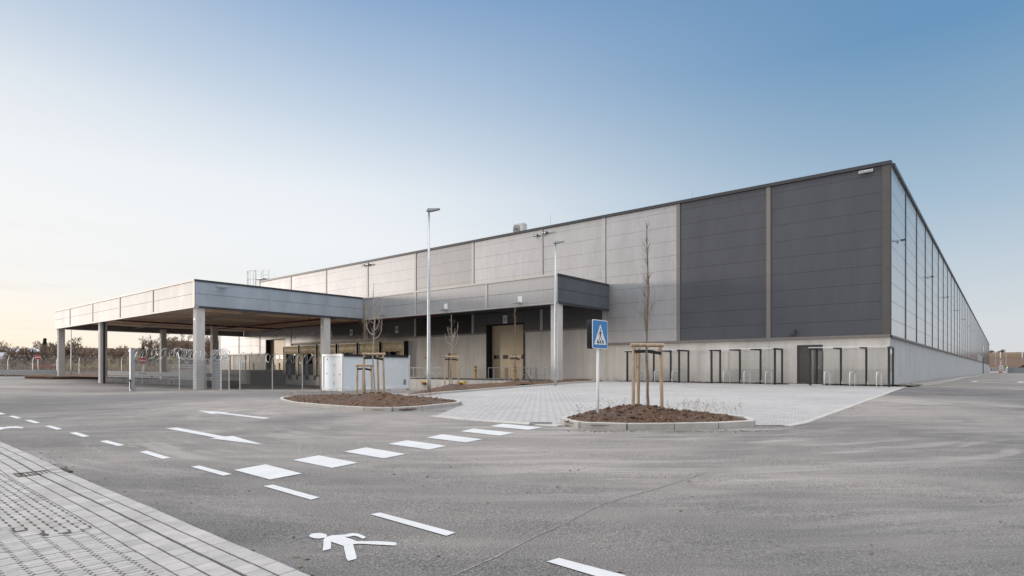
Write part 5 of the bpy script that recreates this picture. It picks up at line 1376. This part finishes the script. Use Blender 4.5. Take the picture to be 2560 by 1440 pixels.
t=thing('low_wall','low pale concrete wall behind the mesh fence at the right edge','wall',(0,0,0)); m.bar((q[0].x,q[0].y,-.3),(q[1].x,q[1].y,-.3),.3,2.4); m.build('wall_panel',M['concrete_side'],t)
M['hedge_dark']=simple('dark scrub',(.035,.032,.03),.95,0,.4,1)
m=MB(); rnd=random.Random(8)
for k in range(2500):
    f=rnd.random(); px=2528+60*f; Y=266-30*f+rnd.uniform(-3,6); p=at(px,920,Y); zt=(.5+5.5*f)*rnd.random()**.8; s=.35
    a=Vector((p.x,p.y,-.8+zt)); u=Vector((rnd.gauss(0,1),rnd.gauss(0,1),rnd.gauss(0,1))).normalized()*s; v=Vector((rnd.gauss(0,1),rnd.gauss(0,1),rnd.gauss(0,1))).normalized()*s; m.add([a-u,a+v,a+u],[(0,1,2)])
o=m.build('scrub',M['hedge_dark']); tag(o,'dark scrub behind the fence at the right edge','shrubs',kind='stuff')
for i,(px,yb,h) in enumerate(((2468,935,17),(2472.5,935,16))):
    DY=285; p=at(px,yb,DY); p.z=E+(HY-yb)/F*DY; m=MB(); m.tube([(0,0,-.5),(0,0,h/F*DY)],.2,8); o=m.build('fence_post',M['white_metal']); o.location=p; tag(o,['white fence post touching the far end of the hall','white fence post a little right of the hall end'][i],'fence post')
# horizontal rails of the board wall
m=MB()
for z in (7.0,7.8,8.6): m.box(-55,190,-.36,-.30,z,z+.12)
m.build('board_rail',M['bark_far'],bpy.data.objects['retaining_wall'])
# litter, crumbs of soil and leaves along the kerbs
rnd=random.Random(21); m=MB()
def lit(px0,py0,px1,py1,n,sg):
    a=P(px0,py0);b=P(px1,py1)
    for _ in range(n):
        q=a.lerp(b,rnd.random()); x=q.x+rnd.gauss(0,sg);y=q.y+rnd.gauss(0,sg); s=rnd.uniform(.008,.028); z=g(x,y)+.008; t=rnd.uniform(0,6.28)
        u=Vector((math.cos(t)*s,math.sin(t)*s,0)); v=Vector((-math.sin(t)*s*.6,math.cos(t)*s*.6,.006))
        c_=Vector((x,y,z)); m.add([c_-u,c_+v,c_+u,c_-v,c_+Vector((0,0,.01))],[(0,1,4),(1,2,4),(2,3,4),(3,0,4)])
lit(1420,1079,1900,1079,260,.10); lit(720,1012,1140,1030,160,.12); lit(1900,1076,2200,1000,90,.3); lit(0,1120,740,1450,110,.22); lit(900,1200,2300,1300,40,1.2)
tag(m.build('litter',M['bark']),'scattered dry leaves and soil crumbs on the asphalt along the kerbs','litter',kind='stuff')
# ------------------------------------------------------------------ world
w=bpy.data.worlds.new('World'); S.world=w; w.use_nodes=True; nt=w.node_tree; nt.nodes.clear()
SAZ=R(80); SEL=R(3.4)          # sun: 70 deg left of the view axis, 3.4 deg high
sd=Vector((-math.sin(SAZ)*math.cos(SEL),math.cos(SAZ)*math.cos(SEL),math.sin(SEL)))
out=nt.nodes.new('ShaderNodeOutputWorld'); bg=nt.nodes.new('ShaderNodeBackground')
sky=nt.nodes.new('ShaderNodeTexSky'); sky.sky_type='NISHITA'; sky.sun_disc=False; sky.sun_elevation=SEL; sky.sun_rotation=-SAZ; sky.air_density=1.0; sky.dust_density=1.5; sky.ozone_density=1.5; sky.altitude=100
tc=nt.nodes.new('ShaderNodeTexCoord'); dirv=tc.outputs['Generated']
nrm=nt.nodes.new('ShaderNodeVectorMath'); nrm.operation='NORMALIZE'; nt.links.new(dirv,nrm.inputs[0]); dv=nrm.outputs[0]
sepn=nt.nodes.new('ShaderNodeSeparateXYZ'); nt.links.new(dv,sepn.inputs[0])
dot=nt.nodes.new('ShaderNodeVectorMath'); dot.operation='DOT_PRODUCT'; nt.links.new(dv,dot.inputs[0]); dot.inputs[1].default_value=(sd.x,sd.y,0)
sunside=math_(nt,'MULTIPLY_ADD',dot.outputs['Value'],.5); 
sunside.node.inputs[2].default_value=.5
el=sepn.outputs[2]
#            elevation ramps, sun side and far side (thin evening haze brightens towards the sun)
SUNC=[(0,(1.12,.88,.58)),(.05,(1.08,.95,.78)),(.12,(.96,.94,.91)),(.27,(.90,.915,.93)),(.36,(.80,.84,.88)),(.43,(.60,.68,.79)),(.53,(.44,.56,.71)),(1,(.3,.42,.6))]
MIDC=[(0,(.93,.89,.84)),(.06,(.88,.88,.88)),(.14,(.85,.88,.90)),(.20,(.88,.91,.94)),(.28,(.82,.87,.92)),(.39,(.55,.66,.79)),(.53,(.27,.415,.64)),(1,(.10,.22,.46))]
FARC=[(0,(.70,.71,.72)),(.06,(.67,.71,.74)),(.14,(.54,.63,.71)),(.22,(.40,.53,.66)),(.32,(.26,.41,.57)),(.43,(.145,.305,.515)),(1,(.05,.14,.34))]
r1=ramp(nt,el,SUNC); r2=ramp(nt,el,MIDC); r3=ramp(nt,el,FARC)
def mr(v,a,b):
    n=nt.nodes.new('ShaderNodeMapRange'); n.interpolation_type='SMOOTHSTEP'; nt.links.new(v,n.inputs[0]); n.inputs[1].default_value=a; n.inputs[2].default_value=b; return n.outputs[0]
# cos to sun: left edge of frame ~.92, centre .44, right edge -.26
c12=mixc(nt,mr(dot.outputs['Value'],.35,.95),r2,r1); call=mixc(nt,mr(dot.outputs['Value'],-.45,.5),r3,c12)
# thin streaks of cloud near the horizon
mp=nt.nodes.new('ShaderNodeMapping'); mp.inputs['Scale'].default_value=(1.2,1.2,16); mp.inputs['Rotation'].default_value=(R(3),R(2),0); nt.links.new(dv,mp.inputs[0])
cl=noise(nt,mp.outputs[0],2.6,6,.6,.4)
clm=math_(nt,'MULTIPLY',ramp(nt,cl,[(.50,(0,0,0)),(.66,(1,1,1))]),mr(dot.outputs['Value'],.45,.95))
lowm=ramp(nt,el,[(0,(1,1,1)),(.12,(.8,.8,.8)),(.24,(0,0,0))])
call=mixc(nt,math_(nt,'MULTIPLY',math_(nt,'MULTIPLY',clm,lowm),.38),call,(.74,.68,.63))
up=mr(el,.56,.82)
call=mixc(nt,up,call,(2.9,2.85,2.85))  # sky above the view brightened as added fill for ground and walls
# the sky behind the camera is out of view and brightened as added fill
bk=nt.nodes.new('ShaderNodeMath'); bk.operation='MULTIPLY'; nt.links.new(mr(sepn.outputs[1],-.15,-.75),bk.inputs[0]); bk.inputs[1].default_value=.8
call=mixc(nt,bk.outputs[0],call,(1.0,.98,.97))
SKY_K=.10
mixn=nt.nodes.new('ShaderNodeMix'); mixn.data_type='RGBA'; mixn.blend_type='ADD'; mixn.inputs[0].default_value=1
sc_=nt.nodes.new('ShaderNodeVectorMath'); sc_.operation='SCALE'; nt.links.new(call,sc_.inputs[0]); sc_.inputs[3].default_value=1/SKY_K*.98
nt.links.new(sc_.outputs[0],mixn.inputs[6])
sc2=nt.nodes.new('ShaderNodeVectorMath'); sc2.operation='SCALE'; nt.links.new(sky.outputs[0],sc2.inputs[0]); sc2.inputs[3].default_value=.08
nt.links.new(sc2.outputs[0],mixn.inputs[7])
nt.links.new(mixn.outputs[2],bg.inputs[0]); bg.inputs[1].default_value=SKY_K; nt.links.new(bg.outputs[0],out.inputs[0])
# ------------------------------------------------------------------ sun, camera
sl=bpy.data.lights.new('Sun','SUN'); sl.energy=1.15; sl.angle=R(5); sl.color=(1,.89,.78); so=bpy.data.objects.new('Sun',sl); col.objects.link(so); so.rotation_euler=(-sd).to_track_quat('-Z','Y').to_euler()
cd=bpy.data.cameras.new('Camera'); co_=bpy.data.objects.new('Camera',cd); col.objects.link(co_); co_.location=(0,0,E); co_.rotation_euler=(R(90),0,0)
cd.sensor_width=36; cd.lens=F/2560*36; cd.shift_y=200/2560; cd.clip_end=6000; cd.clip_start=.1; S.camera=co_
S.view_settings.view_transform='Standard'; S.view_settings.look='None'; S.view_settings.exposure=0.0; S.view_settings.gamma=1
S.render.resolution_x=1024; S.render.resolution_y=576
